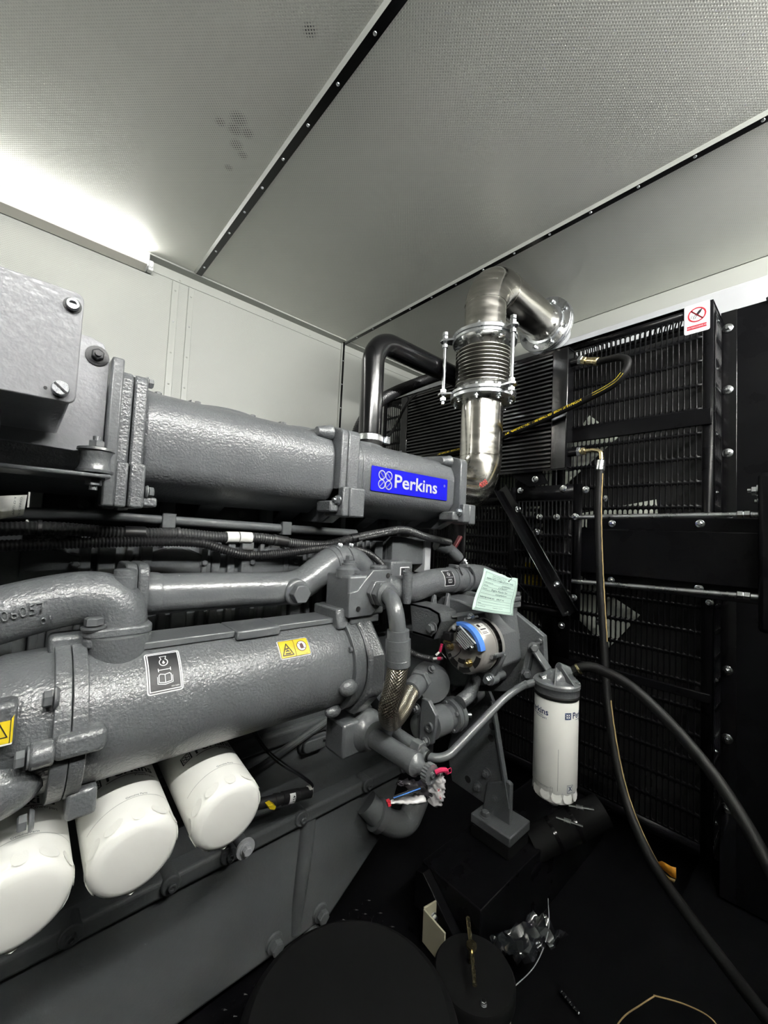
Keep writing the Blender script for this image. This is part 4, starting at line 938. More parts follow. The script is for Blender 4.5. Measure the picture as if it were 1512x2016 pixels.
# ---------------- housing and thermostat pipe to the front
fp = thing('water_pipe', 'grey water pipe with black sticker running to the engine front', 'pipe', (.95, .86, -.2))
ctr = [(.70, .86, -.165), (.80, .86, -.166), (.90, .861, -.168), (.96, .864, -.160), (1.02, .865, -.152), (1.10, .866, -.150), (1.20, .868, -.150)]
emit(B().tube(catmull(ctr, 8), [.040]*2+[.041]*8+[.0425]*18+[.041]*21 if False else .0415, 30), 'pipe', M_paint, fp)
emit(B().tube([(.70, .86, -.165), (.78, .86, -.165), (.79, .86, -.165)], [.058, .055, .042], 28), 'end_housing', M_paint, fp)
emit(B().lathe((.745, .84, -.125), EZ, [(0, .025), (.030, .025), (.034, .02)], 20), 'sensor_boss', M_paint, fp)
emit(B().lathe((.835, .812, -.20), EZ, [(0, .012), (.02, .0145), (.085, .0145), (.087, .010)], 18), 'vent_boss', M_paint, fp); bolt(fp, (.835, .812, -.112), EZ, .0105, M_zinc, 'hex')
emit(B().tube(catmull([(1.18, .868, -.150), (1.235, .867, -.150), (1.29, .86, -.158), (1.33, .85, -.18), (1.345, .845, -.225)], 8), .050, 26), 'elbow', M_paint, fp)
for x in (1.105, 1.165):
    emit(B().lathe((x-.009, .866, -.150), EX, [(0, .0415), (.001, .0445), (.017, .0445), (.018, .0415)], 30), 'hose_band', M_paint_s, fp)
    p = V3((x, .857, -.103)); emit(B().box(p, (.016, .034, .010)), 'clamp_lug', M_paint_s, fp, bevel=.002)
    emit(B().obox(p+V3((0, -.022, -.003)), p+V3((.006, -.034, -.028)), .006, .002), 'clamp_tail', M_ink, fp)
m4 = cyl_map((1.045, .865, -.152), EX, .0418, (0, -.93, .37), flip=-1)
st = patch(m4, .052, .054, .003, .0006, 'operation_sticker', M_wprint, fp, n=4, label='small black sticker with white symbols'); patch(m4, .047, .049, .002, .0011, 'black_field', M_ink, st, n=4)
A = Art().ring(0, .0115, .0055, .0014).stroke([(-.005, .0115), (.005, .0115)], .0012).stroke([(-.018, .001), (.018, .001)], .0008).stroke([(-.008, -.016), (-.008, -.006), (.008, -.006), (.008, -.016)], .0014, True).stroke([(0, -.016), (0, -.006)], .0012); lay(A, m4, .0017, 'symbols', M_wprint, st)
for x in (.985, 1.055): emit(B().prism([(x-.02, .83, -.255), (x+.012, .83, -.255), (x+.010, .835, -.192), (x, .835, -.188)], (0, .012, 0)), 'gusset', M_paint, fp, bevel=.002)
# ---------------- front gear case and the castings around it (parts of the engine block)
emit(B().box2((1.10, .95, -.80), (1.15, 1.40, -.22)), 'timing_case', M_block, en, bevel=.006)
emit(B().box2((1.02, .84, -.62), (1.10, 1.0, -.33)), 'gear_cover', M_block, en, bevel=.01)
wp = thing('water_pump', 'grey cast water pump housing behind the alternator', 'pump', (1.12, .8, -.5))
prof = [(1.00, -.20), (.80, -.205), (.70, -.225), (.645, -.285), (.632, -.37), (.68, -.44), (.80, -.48), (1.00, -.49)]
emit(B().prism([(1.060, y, z) for y, z in prof], (.11, 0, 0)), 'housing', M_paint, wp, bevel=.006, ang=25)
emit(B().prism([(1.17, y, z) for y, z in [(1.0, -.18), (.72, -.20), (.60, -.265), (.565, -.285), (.555, -.40), (.64, -.47), (.8, -.52), (1.0, -.52)]], (.022, 0, 0)), 'mounting_flange', M_paint, wp, bevel=.003)
emit(B().lathe((1.165, .70, -.31), EZ, [(0, .060), (.05, .050), (.08, .044), (.095, .044)], 28), 'outlet', M_paint, wp)
emit(B().prism([V3((1.165+u, .70+v, -.217)) for u, v in rrect(.09, .09, .02)], (0, 0, .018)), 'outlet_flange', M_paint, wp, bevel=.003)
emit(B().prism([V3((1.165+u, .70+v, -.198)) for u, v in rrect(.09, .09, .02)], (0, 0, .014)), 'outlet_flange', M_paint, wp, bevel=.003)
bolt(wp, (1.195, .67, -.184), EZ, .011, M_paint_s, 'hex')
for y, z in ((.60, -.375), (.63, -.45), (.575, -.30)): bolt(wp, (1.169, y, z), -EX, .008, M_paint_s, 'hex')
emit(B().tube(catmull([(1.05, .72, -.43), (1.0, .70, -.455), (.955, .70, -.47)], 6), .020, 14), 'side_pipe', M_paint, wp)
# ---------------- alternator
AC = V3((.935, .685, -.312))
al = thing('alternator', 'cast aluminium alternator with blue regulator and brass studs', 'alternator', AC+V3((.06, 0, -.08)))
emit(B().lathe(AC, EX, [(0, .02), (0, .058), (.004, .066), (.012, .0715), (.055, .0725), (.056, .070), (.062, .070), (.063, .0735), (.10, .0735), (.118, .05)], 48), 'body', M_alu, al)
emit(B().lathe(AC+EX*.066, EX, [(0, .0745), (.001, .0765), (.016, .0765), (.017, .0745)], 48), 'strap', mat('dark_chrome', (.10, .095, .09), .15, 1.0), al)
def af(r, deg, dx=0):
    "point on the alternator's rear face: angle from the near-wall side (-Y) towards up"
    a = math.radians(deg); return AC+V3((dx, -r*math.cos(a), r*math.sin(a)))
def arcblock(r0, r1, a0, a1, x0, x1, n=10):
    P = [af(r1, a0+(a1-a0)*k/n, x0) for k in range(n+1)]+[af(r0, a1+(a0-a1)*k/n, x0) for k in range(n+1)]
    return B().prism(P, (x1-x0, 0, 0))
for a0, a1, r0, r1 in ((120, 142, .046, .060), (150, 168, .040, .056), (-135, -105, .044, .060), (-98, -62, .052, .064), (-45, -12, .048, .062), (-110, -70, .030, .042), (-150, -140, .046, .058)):
    emit(arcblock(r0, r1, a0, a1, -.0006, .004), 'vent_slot', M_dark, al)
emit(arcblock(.0625, .0732, 8, 100, -.016, .006, 14), 'blue_cover', M_bluealt, al, bevel=.001)
emit(arcblock(.016, .0622, 12, 98, -.020, -.002, 14), 'regulator', M_plast, al, bevel=.001)
for k in range(7):
    p = af(.042, 56, -.0225); d = V3((0, -math.sin(math.radians(56)), -math.cos(math.radians(56)))); q = V3((0, -math.cos(math.radians(56)), math.sin(math.radians(56))))
    c = p+q*(-.021+k*.0060); emit(B().obox(c-d*(.019+.0022*k), c+d*(.019+.0022*k), .0022, .006, EX), 'cooling_fin', M_lgrey, al)
for r, a in ((.058, 84), (.050, 20), (.030, 10)): bolt(al, af(r, a, -.022 if r > .04 else -.006), -EX, .0055, M_chrome, 'hex', 'screw')
for r, a, s_ in ((.052, 172, .0075), (.040, 186, .009), (.042, -52, .0085)):
    bolt(al, af(r, a, -.001), -EX, s_, M_brass, 'nut', 'terminal'); bolt(al, af(r, a, -.012), -EX, s_*.6, M_brass, 'hex', 'terminal_stud')
emit(B().box2(af(.050, 150, -.018)-V3((0, .014, .012)), af(.050, 150, .0)+V3((0, .014, .012))), 'terminal_cap', M_plast, al, bevel=.003)
emit(B().sphere(af(.058, 118, -.004), .008), 'rubber_boot', M_lgrey, al)
emit(B().tube(catmull([af(.05, 172, -.016), af(.03, 160, -.025), af(.018, 100, -.026), af(.012, 10, -.022), af(.03, -120, -.02), af(.05, -155, -.012)]), .0013, 6), 'wire', M_wire, al)
emit(B().tube(catmull([af(.052, 174, -.014), af(.060, -160, -.02), af(.056, -140, -.016)]), .0014, 6), 'wire', M_wire, al)
m5 = cyl_map(AC+EX*.033, EX, .0722, (0, -.58, .81), flip=-1)
st = patch(m5, .036, .040, .001, .0005, 'rating_plate', M_label, al, n=3, label='pale rating plate on the rim')
A = Art().rect(-.014, .006, .012, .011).text('24V', .002, .008, .007).rect(-.014, -.004, .026, .0035).rect(-.014, -.012, .022, .0015).rect(-.014, -.016, .024, .0015); lay(A, m5, .0010, 'lettering', M_ink, st)
for a in (100, -8, -100): emit(B().cyl(af(.075, a, .03), af(.075, a, .085), .0065, n=12), 'through_bolt', M_zinc, al)
emit(B().obox(af(.079, -6, .088), af(.098, -66, .088), .016, .012, EX), 'adjuster_link', M_paint_s, al, bevel=.002)
emit(B().lathe(af(.098, -66, .075), EX, [(0, .018), (.03, .018)], 20), 'pivot_eye', M_paint_s, al, bevel=.002)
bolt(al, af(.098, -66, .074), -EX, .0115, M_zinc, 'hex'); emit(B().cyl(af(.098, -66, .105), af(.098, -66, .15), .011, n=14), 'pivot_spacer', M_paint_s, al)
for r, a in ((.082, 96),): bolt(al, af(r, a, .05), -EX, .008, M_chrome, 'hex')
ab = thing('alternator_bracket', 'grey bent steel bracket above the alternator', 'bracket', (.93, .78, -.26))
emit(B().prism([(.90, y, z) for y, z in ((.845, -.30), (.76, -.30), (.735, -.245), (.742, -.222), (.78, -.212), (.86, -.212), (.86, -.219), (.785, -.219), (.750, -.228), (.745, -.245), (.768, -.292), (.845, -.292))], (.075, 0, 0)), 'channel', M_paint, ab, bevel=.001)
emit(B().prism([(.90, y, z) for y, z in ((.845, -.30), (.76, -.30), (.735, -.245), (.742, -.222), (.78, -.212), (.86, -.212))], (.005, 0, 0)), 'end_plate', M_paint, ab, bevel=.001)
bolt(ab, (.899, .765, -.268), -EX, .013, M_paint_s, 'hex', spin=.2)
emit(B().obox((.95, .745, -.236), (1.06, .705, -.226), .004, .03, EY), 'adjuster_strap', M_paint_s, ab, bevel=.001)
ac = thing('alternator_cable', 'ribbed black cable with red and white terminals at the alternator', 'cable', (.8, .75, -.35))
pe_ = af(.052, -165, -.03); pt = catmull([at(800, 1278, 1, .82), at(820, 1290, 1, .80), at(845, 1297, 1, .76), at(853, 1297, 1, .745)], 8)
emit(corr(pt, .0095, .005, .0012, 12), 'ribbed_sleeve', M_plast, ac)
q0 = pt[-1]; q1 = at(872, 1296, 1, .72)
emit(B().tube([q0, q0.lerp(q1, .5)], .0035, 8), 'white_wire', M_wirew, ac); emit(B().tube([q0.lerp(q1, .45), q0.lerp(q1, .85)], .0045, 8), 'red_ferrule', M_pink, ac); emit(B().tube([q0.lerp(q1, .8), q1], .0035, 8), 'ring_lug', M_zinc, ac)
emit(B().tube([at(858, 1290, 1, .74), at(866, 1283, 1, .735)], .0032, 8), 'white_wire', M_wirew, ac); emit(B().tube([at(866, 1283, 1, .735), at(870, 1268, 1, .73)], .004, 8), 'red_ferrule', M_pink, ac)
# ---------------- inspection tag on a wire
tg = thing('paper_tag', 'pale green paper inspection tag wired to the water pipe end', 'tag', at(970, 1165, 1, .66))
TL, TR, BR_, BL = at(953, 1118, 1, .655), at(1019, 1139, 1, .632), at(1010, 1212, 1, .608), at(929, 1200, 1, .630)
def tmap(u, v, h):
    "u,v in 0..1 from the lower left corner, with a soft curl"
    p = BL.lerp(BR_, u).lerp(TL.lerp(TR, u), v); n_ = ((BR_-BL).cross(TL-BL)).normalized()
    return p+n_*(h-.006*math.sin(math.pi*u)-.003*math.sin(2*math.pi*v))
b = B(); nu, nv = 14, 14
def crn(u, v):
    return v-(.05 if .62 < u < .9 else .0)*max(0, v-.9)*10*(1-abs((u-.76)/.14)) if v > .9 else v
b.rings([[tmap(u/nu, crn(u/nu, v/nv), 0) for v in range(nv+1)] for u in range(nu+1)], closed=False)
emit(b, 'sheet', M_paper, tg, solid=.0006)
A = Art().stroke([(.08, .06), (.93, .06), (.93, .90), (.08, .93)], .006, True)
for v in (.74, .66, .585, .50, .42, .30, .235, .17): A.stroke([(.10, v), (.91, v)], .004)
A.text('INSPECTION COMPLETION TAG', .505, .765, .052, 'CENTER', bold=True).text('Perkins Engines Co. Ltd', .50, .865, .042, 'CENTER').text('Tianjin Assembly, Test', .48, .82, .042, 'CENTER')
A.text('Engine Serial No.', .11, .675, .036).text('Part No.', .11, .60, .036).text('Remarks', .11, .52, .036).text('INSPECTED WORK NO', .11, .325, .038, bold=True).text('Date', .11, .18, .04).text('See reverse for', .11, .115, .034).text('inspection record', .50, .115, .034)
A.text('JA40045U', .60, .665, .055).text('C37B0097', .52, .60, .055).text('Engine Ready for', .36, .515, .062).text('completion', .50, .435, .062).text('0927 H', .56, .32, .06)
lay(A, tmap, .0012, 'lettering', M_inkg, tg)
emit(B().cyl(tmap(.76, .86, .0014), tmap(.76, .86, -.001), .0022, n=12), 'punched_hole', M_ink, tg)
emit(B().tube(catmull([tmap(.76, .86, .001), tmap(.80, .95, .006), at(1003, 1130, 1, .69), at(1030, 1160, 1, .672), at(1046, 1178, 1, .66)]), .0007, 6), 'wire', M_wire, tg)
# ---------------- fuel filter, head and bracket
FX, FY = 1.066, .477
ff = thing('fuel_filter', 'tall white fuel filter hanging upright in front of black guards', 'filter', (FX, FY, -.69))
emit(B().lathe((FX, FY, -.652), EZ, [(0, .018), (0, .044), (.004, .050), (.030, .0520), (.034, .0535), (.247, .0535), (.251, .051)], 48), 'canister', M_white, ff, ang=40)
for k in range(12): 
    a = 2*math.pi*k/12; inst('filter_flat2', lambda b_: b_.lathe((0, 0, 0), EZ, [(-.0006, .6), (.0008, 1.0), (.0012, .2)], 8), 'wrench_flat', M_white, ff, (FX+.0513*math.cos(a), FY+.0513*math.sin(a), -.632), (math.cos(a), math.sin(a), .12), (.013, .013, 1))
emit(B().lathe((FX, FY, -.675), EZ, [(0, .012), (.004, .016), (.022, .018)], 18), 'drain_plug', M_wirew, ff)
emit(B().lathe((FX, FY, -.402), EZ, [(0, .0530), (.002, .0550), (.007, .0550), (.009, .0530)], 48), 'black_seal', M_rubber, ff)
aim = V3((-FX, -FY, 0)).normalized(); 
mpf = cyl_map((FX, FY, -.44), EZ, .0560, aim, flip=1)
def ff_map(deg):
    d = Quaternion((0, 0, 1), math.radians(deg)) @ aim; return plane_wrap(d)
def plane_wrap(d):
    e = EZ.cross(d)
    def f(u, v, h):
        t = u/.0535; return V3((FX, FY, -.44))+(d*math.cos(t)+e*math.sin(t))*(.0535+h)+EZ*v
    return f
for dg_ in (-62, 68):
    mm = ff_map(dg_); A = Art().text('Perkins', -.022, 0, .021, bold=True).text('Powerpart', .004, -.010, .0075).stroke([(-.01, -.004), (.026, -.004)], .0012)
    A.stroke([(-.041, -.001), (-.027, -.001), (-.027, .013), (-.041, .013)], .0022, True)
    for sx in (-1, 1):
        for sy in (-1, 1): A.ring(-.034+sx*.0028, .006+sy*.0028, .0026, .0012, 12)
    lay(A, mm, .0003, 'maker_print', M_navy, ff)
mm = ff_map(8); A = Art().rect(-.0003, -.175, .0008, .10); lay(A, mm, .0003, 'print_line', mat('print_grey2', (.18, .18, .18), .5), ff)
mm = ff_map(42); A = Art().stroke([(-.008, -.178), (.008, -.178), (.008, -.160), (-.008, -.160)], .0008, True).stroke([(-.004, -.173), (.004, -.163)], .002).stroke([(-.004, -.163), (.004, -.173)], .002).rect(-.022, -.181, .040, .0006); lay(A, mm, .0003, 'disposal_mark', M_navy, ff)
mm = ff_map(-28); A = Art().text('CH10931', -.014, -.176, .007).stroke([(-.028, -.172), (.022, -.172)], .0006).stroke([(.017, -.180), (.022, -.180), (.022, -.169), (.017, -.169)], .0006, True); lay(A, mm, .0003, 'small_print', mat('print_grey3', (.25, .25, .25), .5), ff)
fh = thing('fuel_filter_bracket', 'grey cast fuel filter head and webbed bracket', 'bracket', (FX, FY, -.39))
emit(B().lathe((FX, FY, -.392), EZ, [(0, .0545), (.016, .0555), (.018, .057), (.026, .057), (.030, .053), (.033, .030)], 44), 'head_plate', M_paint_s, fh)
emit(B().lathe((FX, FY, -.362), EZ, [(0, .030), (.012, .026), (.022, .016), (.025, .004)], 24), 'hub', M_paint_s, fh)
for a in (200, 255, 310, 20): 
    d = V3((math.cos(math.radians(a)), math.sin(math.radians(a)), 0)); c = V3((FX, FY, -.362))
    emit(B().prism([c+d*.016+EZ*.034-d.cross(EZ)*.002, c+d*.054-d.cross(EZ)*.002, c+d*.016-d.cross(EZ)*.002], d.cross(EZ)*.004), 'web', M_paint_s, fh)
for a in (-75, -30): bolt(fh, (FX+.05*math.cos(math.radians(a)), FY+.05*math.sin(math.radians(a)), -.364), EZ, .006, M_paint_s, 'socket')
emit(B().cyl((FX+.005, FY, -.335), at(1122, 1324, 0, 1.098), .016, .014, n=18), 'outlet_boss', M_paint_s, fh, bevel=.002)
emit(B().hexa(at(1116, 1326, 0, 1.094), at(1128, 1322, 0, 1.10)-at(1116, 1326, 0, 1.094), .0165, .012), 'hex_fitting', M_paint_s, fh, bevel=.001)
emit(B().cyl((FX-.005, FY+.005, -.352), at(1074, 1338, 0, 1.050), .018, .018, n=18), 'inlet_boss', M_paint_s, fh, bevel=.002)
pin = at(1079, 1337, 0, 1.052); pdir = (at(1066, 1341, 0, 1.040)-pin).normalized(); emit(B().hexa(pin, pdir, .0185, .017), 'union_nut', M_paint_s, fh, bevel=.0015)
WX = 1.105
b = B(); b.prism([at(px, py, 0, WX) for px, py in ((1052, 1282), (1058, 1284), (1080, 1316), (1098, 1320), (1100, 1340), (1064, 1342), (1040, 1340))], (.010, 0, 0)); emit(b, 'bracket_web', M_paint_s, fh, bevel=.002)
b = B(); b.prism([at(px, py, 0, WX-.012) for px, py in ((1039, 1268), (1048, 1270), (1036, 1338), (1024, 1350), (1021, 1340))], (.05, .0, 0)); emit(b, 'mounting_face', M_paint_s, fh, bevel=.003)
a0, a1 = at(1054, 1281, 0, WX-.008), at(1080, 1318, 0, WX-.008); emit(B().obox(a0, a1, .030, .007, EX.cross(a1-a0)), 'bracket_flange', M_paint_s, fh, bevel=.002)
a0, a1 = at(1040, 1340, 0, WX-.008), at(1070, 1345, 0, WX-.008); emit(B().obox(a0, a1, .030, .007, EX.cross(a1-a0)), 'bracket_flange', M_paint_s, fh, bevel=.002)
for px, py in ((1050, 1274), (1036, 1326)): bolt(fh, at(px, py, 0, WX-.014), -EX+EY*-.9, .011, M_paint_s, 'hex')
# ---------------- lift pump, priming pump, fuel line
fpu = thing('fuel_lift_pump', 'grey fuel lift pump with bolted triangular flange below alternator', 'pump', (.88, .75, -.55))
b = B(); b.prism([at(px, py, 0, .85) for px, py in ((830, 1374), (843, 1380), (858, 1410), (857, 1432), (850, 1466), (824, 1466), (826, 1420))], (.014, 0, 0)); emit(b, 'flange_plate', M_paint_s, fpu, bevel=.002)
pc = at(848, 1425, 0, .865); emit(B().lathe(pc, EX, [(-.005, .040), (.05, .040), (.055, .036), (.085, .034)], 28), 'barrel', M_paint_s, fpu)
emit(B().lathe(pc+EX*.075, EX, [(0, .046), (.014, .046), (.0145, .0445), (.016, .0445), (.0165, .048), (.032, .048), (.04, .02)], 28), 'end_cover', M_paint_s, fpu)
for a in (30, 100, 170, 240, 310): bolt(fpu, pc+EX*.075+V3((0, -.038*math.cos(math.radians(a)), .038*math.sin(math.radians(a)))), -EX, .006, M_paint_s, 'hex')
emit(B().cyl(pc+EX*.113-EY*.02, pc+EX*.135-EY*.035, .008, n=12), 'bleed_union', M_zinc, fpu); bolt(fpu, pc+EX*.113-EY*.02, -EY+EX, .008, M_zinc, 'hex')
for px, py in ((821, 1395), (839, 1458)): bolt(fpu, at(px, py, 0, .848), -EX, .010, M_paint_s, 'nut', 'nut')
emit(B().lathe(at(846, 1431, 0, .849), -EX, [(-.002, .0125), (.006, .0125), (.006, .0075), (.002, .0075)], 20), 'eyelet', M_paint_s, fpu)
emit(B().lathe(at(824, 1434, 0, .866), EX, [(0, .026), (.003, .036), (.018, .038), (.035, .038)], 30), 'coupling', M_paint_s, fpu)
pv = at(838, 1340, 1, .79); emit(B().lathe(pv-EY*.05-EX*.01, EX*.35+EY, [(0, .030), (.004, .047), (.02, .054), (.06, .054), (.075, .04)], 32), 'inlet_housing', M_paint_s, fpu)
bolt(fpu, at(849, 1318, 1, .75), EZ-EY, .008, M_paint_s, 'hex')
emit(B().tube(catmull([pv+V3((.02, .0, -.03)), at(860, 1380, 1, .79), at(862, 1405, 1, .78)], 6), .034, 18), 'neck', M_paint_s, fpu)
emit(B().tube([at(905, 1395, 1, .80), at(935, 1370, 1, .82), at(985, 1330, 1, .84)], .022, 16), 'transfer_pipe', M_block, fpu)
emit(B().tube([at(870, 1385, 1, .84), at(900, 1370, 1, .86), at(960, 1310, 1, .88)], .020, 16), 'transfer_pipe', M_block, fpu)
for px, py in ((905, 1392), (930, 1374)): bolt(fpu, at(px, py, 1, .775), -EY-EX, .013, M_paint_s, 'hex')
pp = thing('priming_pump', 'grey hand priming pump with knurled knob', 'pump', (.62, .6, -.48))
PZ = -.462
emit(B().lathe((.62, .735, PZ+.006), -EY, [(0, .040), (.008, .046), (.02, .048), (.032, .044), (.04, .034), (.05, .030)], 28), 'body', M_paint_s, pp)
emit(B().box2((.548, .705, PZ-.035), (.606, .775, PZ+.04)), 'side_block', M_paint_s, pp, bevel=.006)
lay(Art().stroke([(-.009, -.008), (.009, -.008), (.009, .010), (-.009, .010)], .001, True).text('2R', -.007, -.005, .011), plane_map((.5475, .74, PZ+.0), -EY, EZ), .0006, 'cast_mark', M_paint, pp)
emit(B().lathe((.62, .69, PZ), -EY, [(0, .0205), (.12, .0205), (.121, .0225), (.135, .0225), (.138, .019), (.148, .012), (.165, .012)], 28), 'barrel', M_paint_s, pp)
b = B(); kc = V3((.62, .528, PZ-.001)); P = []
for k in range(40): r = .0195 if k % 2 else .0175; P.append(kc+V3((r*math.cos(2*math.pi*k/40), 0, r*math.sin(2*math.pi*k/40))))
b.prism(P, -EY*.013); emit(b, 'knurled_knob', M_paint_s, pp, ang=20)
bolt(pp, kc-EY*.0125, -EY, .0055, M_paint_s, 'socket', 'knob_screw')
b = B(); b.prism([V3((.70+u, .715, -.475+v)) for u, v in rrect(.075, .07, .018)], (0, .06, 0)); emit(b, 'port_block', M_paint_s, pp, bevel=.003)
emit(B().lathe((.722, .7145, -.452), -EY, [(-.002, .0075), (.003, .0075), (.003, .004), (0, .004)], 14), 'bolt_hole', M_paint_s, pp)
emit(B().cyl((.72, .716, -.494), (.72, .65, -.498), .0155, n=18), 'union_tube', M_paint_s, pp)
emit(B().lathe((.72, .735, -.40), EX+EZ*.2, [(-.06, .02), (-.05, .03), (.0, .034)], 20), 'inlet_boss', M_paint_s, pp)
fl = thing('fuel_line', 'bent grey steel fuel line from priming pump to filter head', 'pipe', (.85, .58, -.5))
emit(B().tube(fillet([(.72, .655, -.497), at(860, 1512, 1, .580), at(1005, 1362, 0, 1.0), at(1040, 1345, 0, 1.02), at(1068, 1340, 0, 1.045)], [.05, .2, .2], 12), .0095, 16), 'tube', M_paint_s, fl)
emit(B().hexa((.72, .655, -.4975), -EY, .0185, .026), 'union_nut', M_paint_s, fl, bevel=.0015)
emit(B().lathe((.72, .629, -.4995), V3((0, -1, -.08)), [(0, .0125), (.012, .0115)], 16), 'nut_collar', M_paint_s, fl)
emit(B().lathe((.72, .612, -.501), V3((.08, -1, -.08)), [(0, .0098), (.0005, .0101), (.004, .0101), (.0045, .0098)], 16), 'black_ring', M_rubber, fl)
# crumpled plastic bag tied round the pump end
pb_ = thing('plastic_bag', 'crumpled printed plastic bag tied with red cord under the priming pump', 'bag', at(825, 1560, 1, .53))
def crumple(c, ax, L, w0, w1, seed, n=16, m=14, amp=.006):
    rnd = random.Random(seed); ax = V3(ax).normalized(); a, u, v = frame(ax); R = []
    for i in range(n+1):
        t = i/n; wd = (w0+(w1-w0)*t)*(math.sin(math.pi*min(1, .12+t*.86))**.5)
        R.append([V3(c)+ax*(L*t)+u*((wd+rnd.uniform(-amp, amp))*math.cos(2*math.pi*k/m))+v*((wd*.62+rnd.uniform(-amp, amp))*math.sin(2*math.pi*k/m)) for k in range(m)])
    return B().rings(R)
M_bag = mat('bag_film_white', (.70, .68, .68), .22, coat=.6)
M_bagd = mat('bag_film_dark', (.05, .045, .05), .15, coat=.8)
pA, pB = at(852, 1578, 1, .535), at(868, 1522, 1, .520); emit(crumple(pA, pB-pA, (pB-pA).length, .022, .015, 3), 'white_end', M_bag, pb_, ang=180)
pA, pB = at(850, 1560, 1, .545), at(782, 1540, 1, .575); emit(crumple(pA, pB-pA, (pB-pA).length, .024, .008, 5), 'dark_film', M_bagd, pb_, ang=180)
pA, pB = at(836, 1572, 1, .54), at(762, 1580, 1, .57); emit(crumple(pA, pB-pA, (pB-pA).length, .013, .004, 9, amp=.003), 'folded_tail', M_bag, pb_, ang=180)
emit(B().obox(at(768, 1579, 1, .568), at(762, 1582, 1, .57), .009, .009), 'red_corner', M_red, pb_)
for k in range(3): 
    q0, q1 = at(775, 1574-k*3, 1, .562), at(828, 1556-k*4, 1, .528); emit(B().tube([q0, q1], .0012, 6), 'blue_print_line' if k == 1 else 'fold_line', M_bluealt if k == 1 else M_ink, pb_)
emit(B().tube(catmull([at(857, 1521, 1, .512), at(868, 1516, 1, .506), at(877, 1516, 1, .506), at(880, 1521, 1, .51)]), .0046, 8), 'red_tie', M_pink, pb_)
emit(B().tube(catmull([at(878, 1518, 1, .505), at(887, 1512, 1, .505), at(888, 1520, 1, .505), at(881, 1524, 1, .505)]), .0009, 6), 'tie_loop', M_pink, pb_)
mx_ = plane_map(at(864, 1556, 1, .497), (at(860, 1535, 1, .497)-at(868, 1575, 1, .497)), (at(848, 1552, 1, .497)-at(880, 1560, 1, .497)))
lay(Art().text('X', -.004, -.004, .012, bold=True).text('K-', -.020, -.004, .010, bold=True), mx_, .0, 'lettering', M_red, pb_)
# ---------------- front support plate and foot
sp = thing('engine_support', 'grey drilled support plate on an angle foot at the engine front', 'support', (1.25, .8, -.95))
def sholes(b): pass
SX = 1.235
b = B(); b.prism([at(px, py, 0, SX) for px, py in ((905, 1380), (953, 1340), (970, 1380), (984, 1470), (1002, 1590), (996, 1612), (890, 1537), (880, 1480))], (.014, 0, 0)); emit(b, 'plate', M_paint, sp, bevel=.0015)
emit(B().obox(at(970, 1380, 0, SX-.008), at(1003, 1590, 0, SX-.008), .020, .008, EY), 'edge_flange', M_paint, sp, bevel=.001)
for px, py in ((969, 1430), (967, 1453), (921, 1534)):
    p = at(px, py, 0, SX); emit(B().cyl(p+EX*.0, p-EX*.0008, .012, n=18), 'drilled_hole', M_dark, sp)
for px, py in ((959, 1522), (942, 1548), (978, 1569)): bolt(sp, at(px, py, 0, SX-.001), -EX, .0125, M_paint_s, 'nut', 'nut')
FZ = -.945
y0, y1 = .655, .80
emit(B().box2((SX-.065, y0+.0, FZ), (SX+.06, y1, FZ+.030)), 'foot_base', M_paint, sp, bevel=.004)
b = B(); b.prism([(SX-.014, .685, FZ+.02), (SX-.014, .79, FZ+.02), (SX-.014, .775, FZ+.12), (SX-.014, .70, FZ+.16), (SX-.014, .685, FZ+.155)], (.016, 0, 0)); emit(b, 'foot_web', M_paint, sp, bevel=.004)
emit(B().box2((SX-.06, .685, FZ+.02), (SX+.03, .70, FZ+.15)), 'foot_web', M_paint, sp, bevel=.004) if False else None
bolt(sp, (SX-.04, .76, FZ+.03), EZ, .013, M_paint_s, 'hex')
rb = thing('mount_pad', 'black block under the grey engine foot', 'mount', (SX, .73, FZ-.05))
emit(B().box2((SX-.063, y0+.004, FZ-.04), (SX+.058, y1, FZ-.001)), 'pad', M_matte, rb, bevel=.003)
rl = thing('base_rail', 'black steel skid rail along the floor beside the engine', 'rail', (1.2, .7, -1.2))
emit(B().box2((.97, .62, -1.2), (1.85, .83, FZ-.042)), 'beam', M_black, rl, bevel=.004)
emit(B().prism([(.97, .66, -1.10), (.97, .83, -1.10), (.97, .83, -1.0), (.97, .80, -.99)], (-.03, 0, 0)), 'end_gusset', M_black, rl, bevel=.002)
tp = thing('tread_plate', 'black chequered tread plate under the engine sump', 'plate', (0, .9, -1.17))
emit(B().box2((-.9, .775, -1.165), (.93, 1.02, -1.155)), 'sheet', M_black, tp)
b = B()
for i in range(60):
    for j in range(8):
        c = V3((-.6+i*.025+(j % 2)*.0125, .785+j*.027, -1.155)); d = V3((1, 1 if (i+j) % 2 else -1, 0)).normalized()*.009; n_ = V3((-d.y, d.x, 0))*.28
        t_ = b.bm.verts.new(c+EZ*.0022); vs = [b.bm.verts.new(q) for q in (c-d, c+n_, c+d, c-n_)]
        for k in range(4): b.bm.faces.new((vs[k], vs[(k+1) % 4], t_))
emit(b, 'raised_studs', M_black, tp, kind='stuff', ang=10)
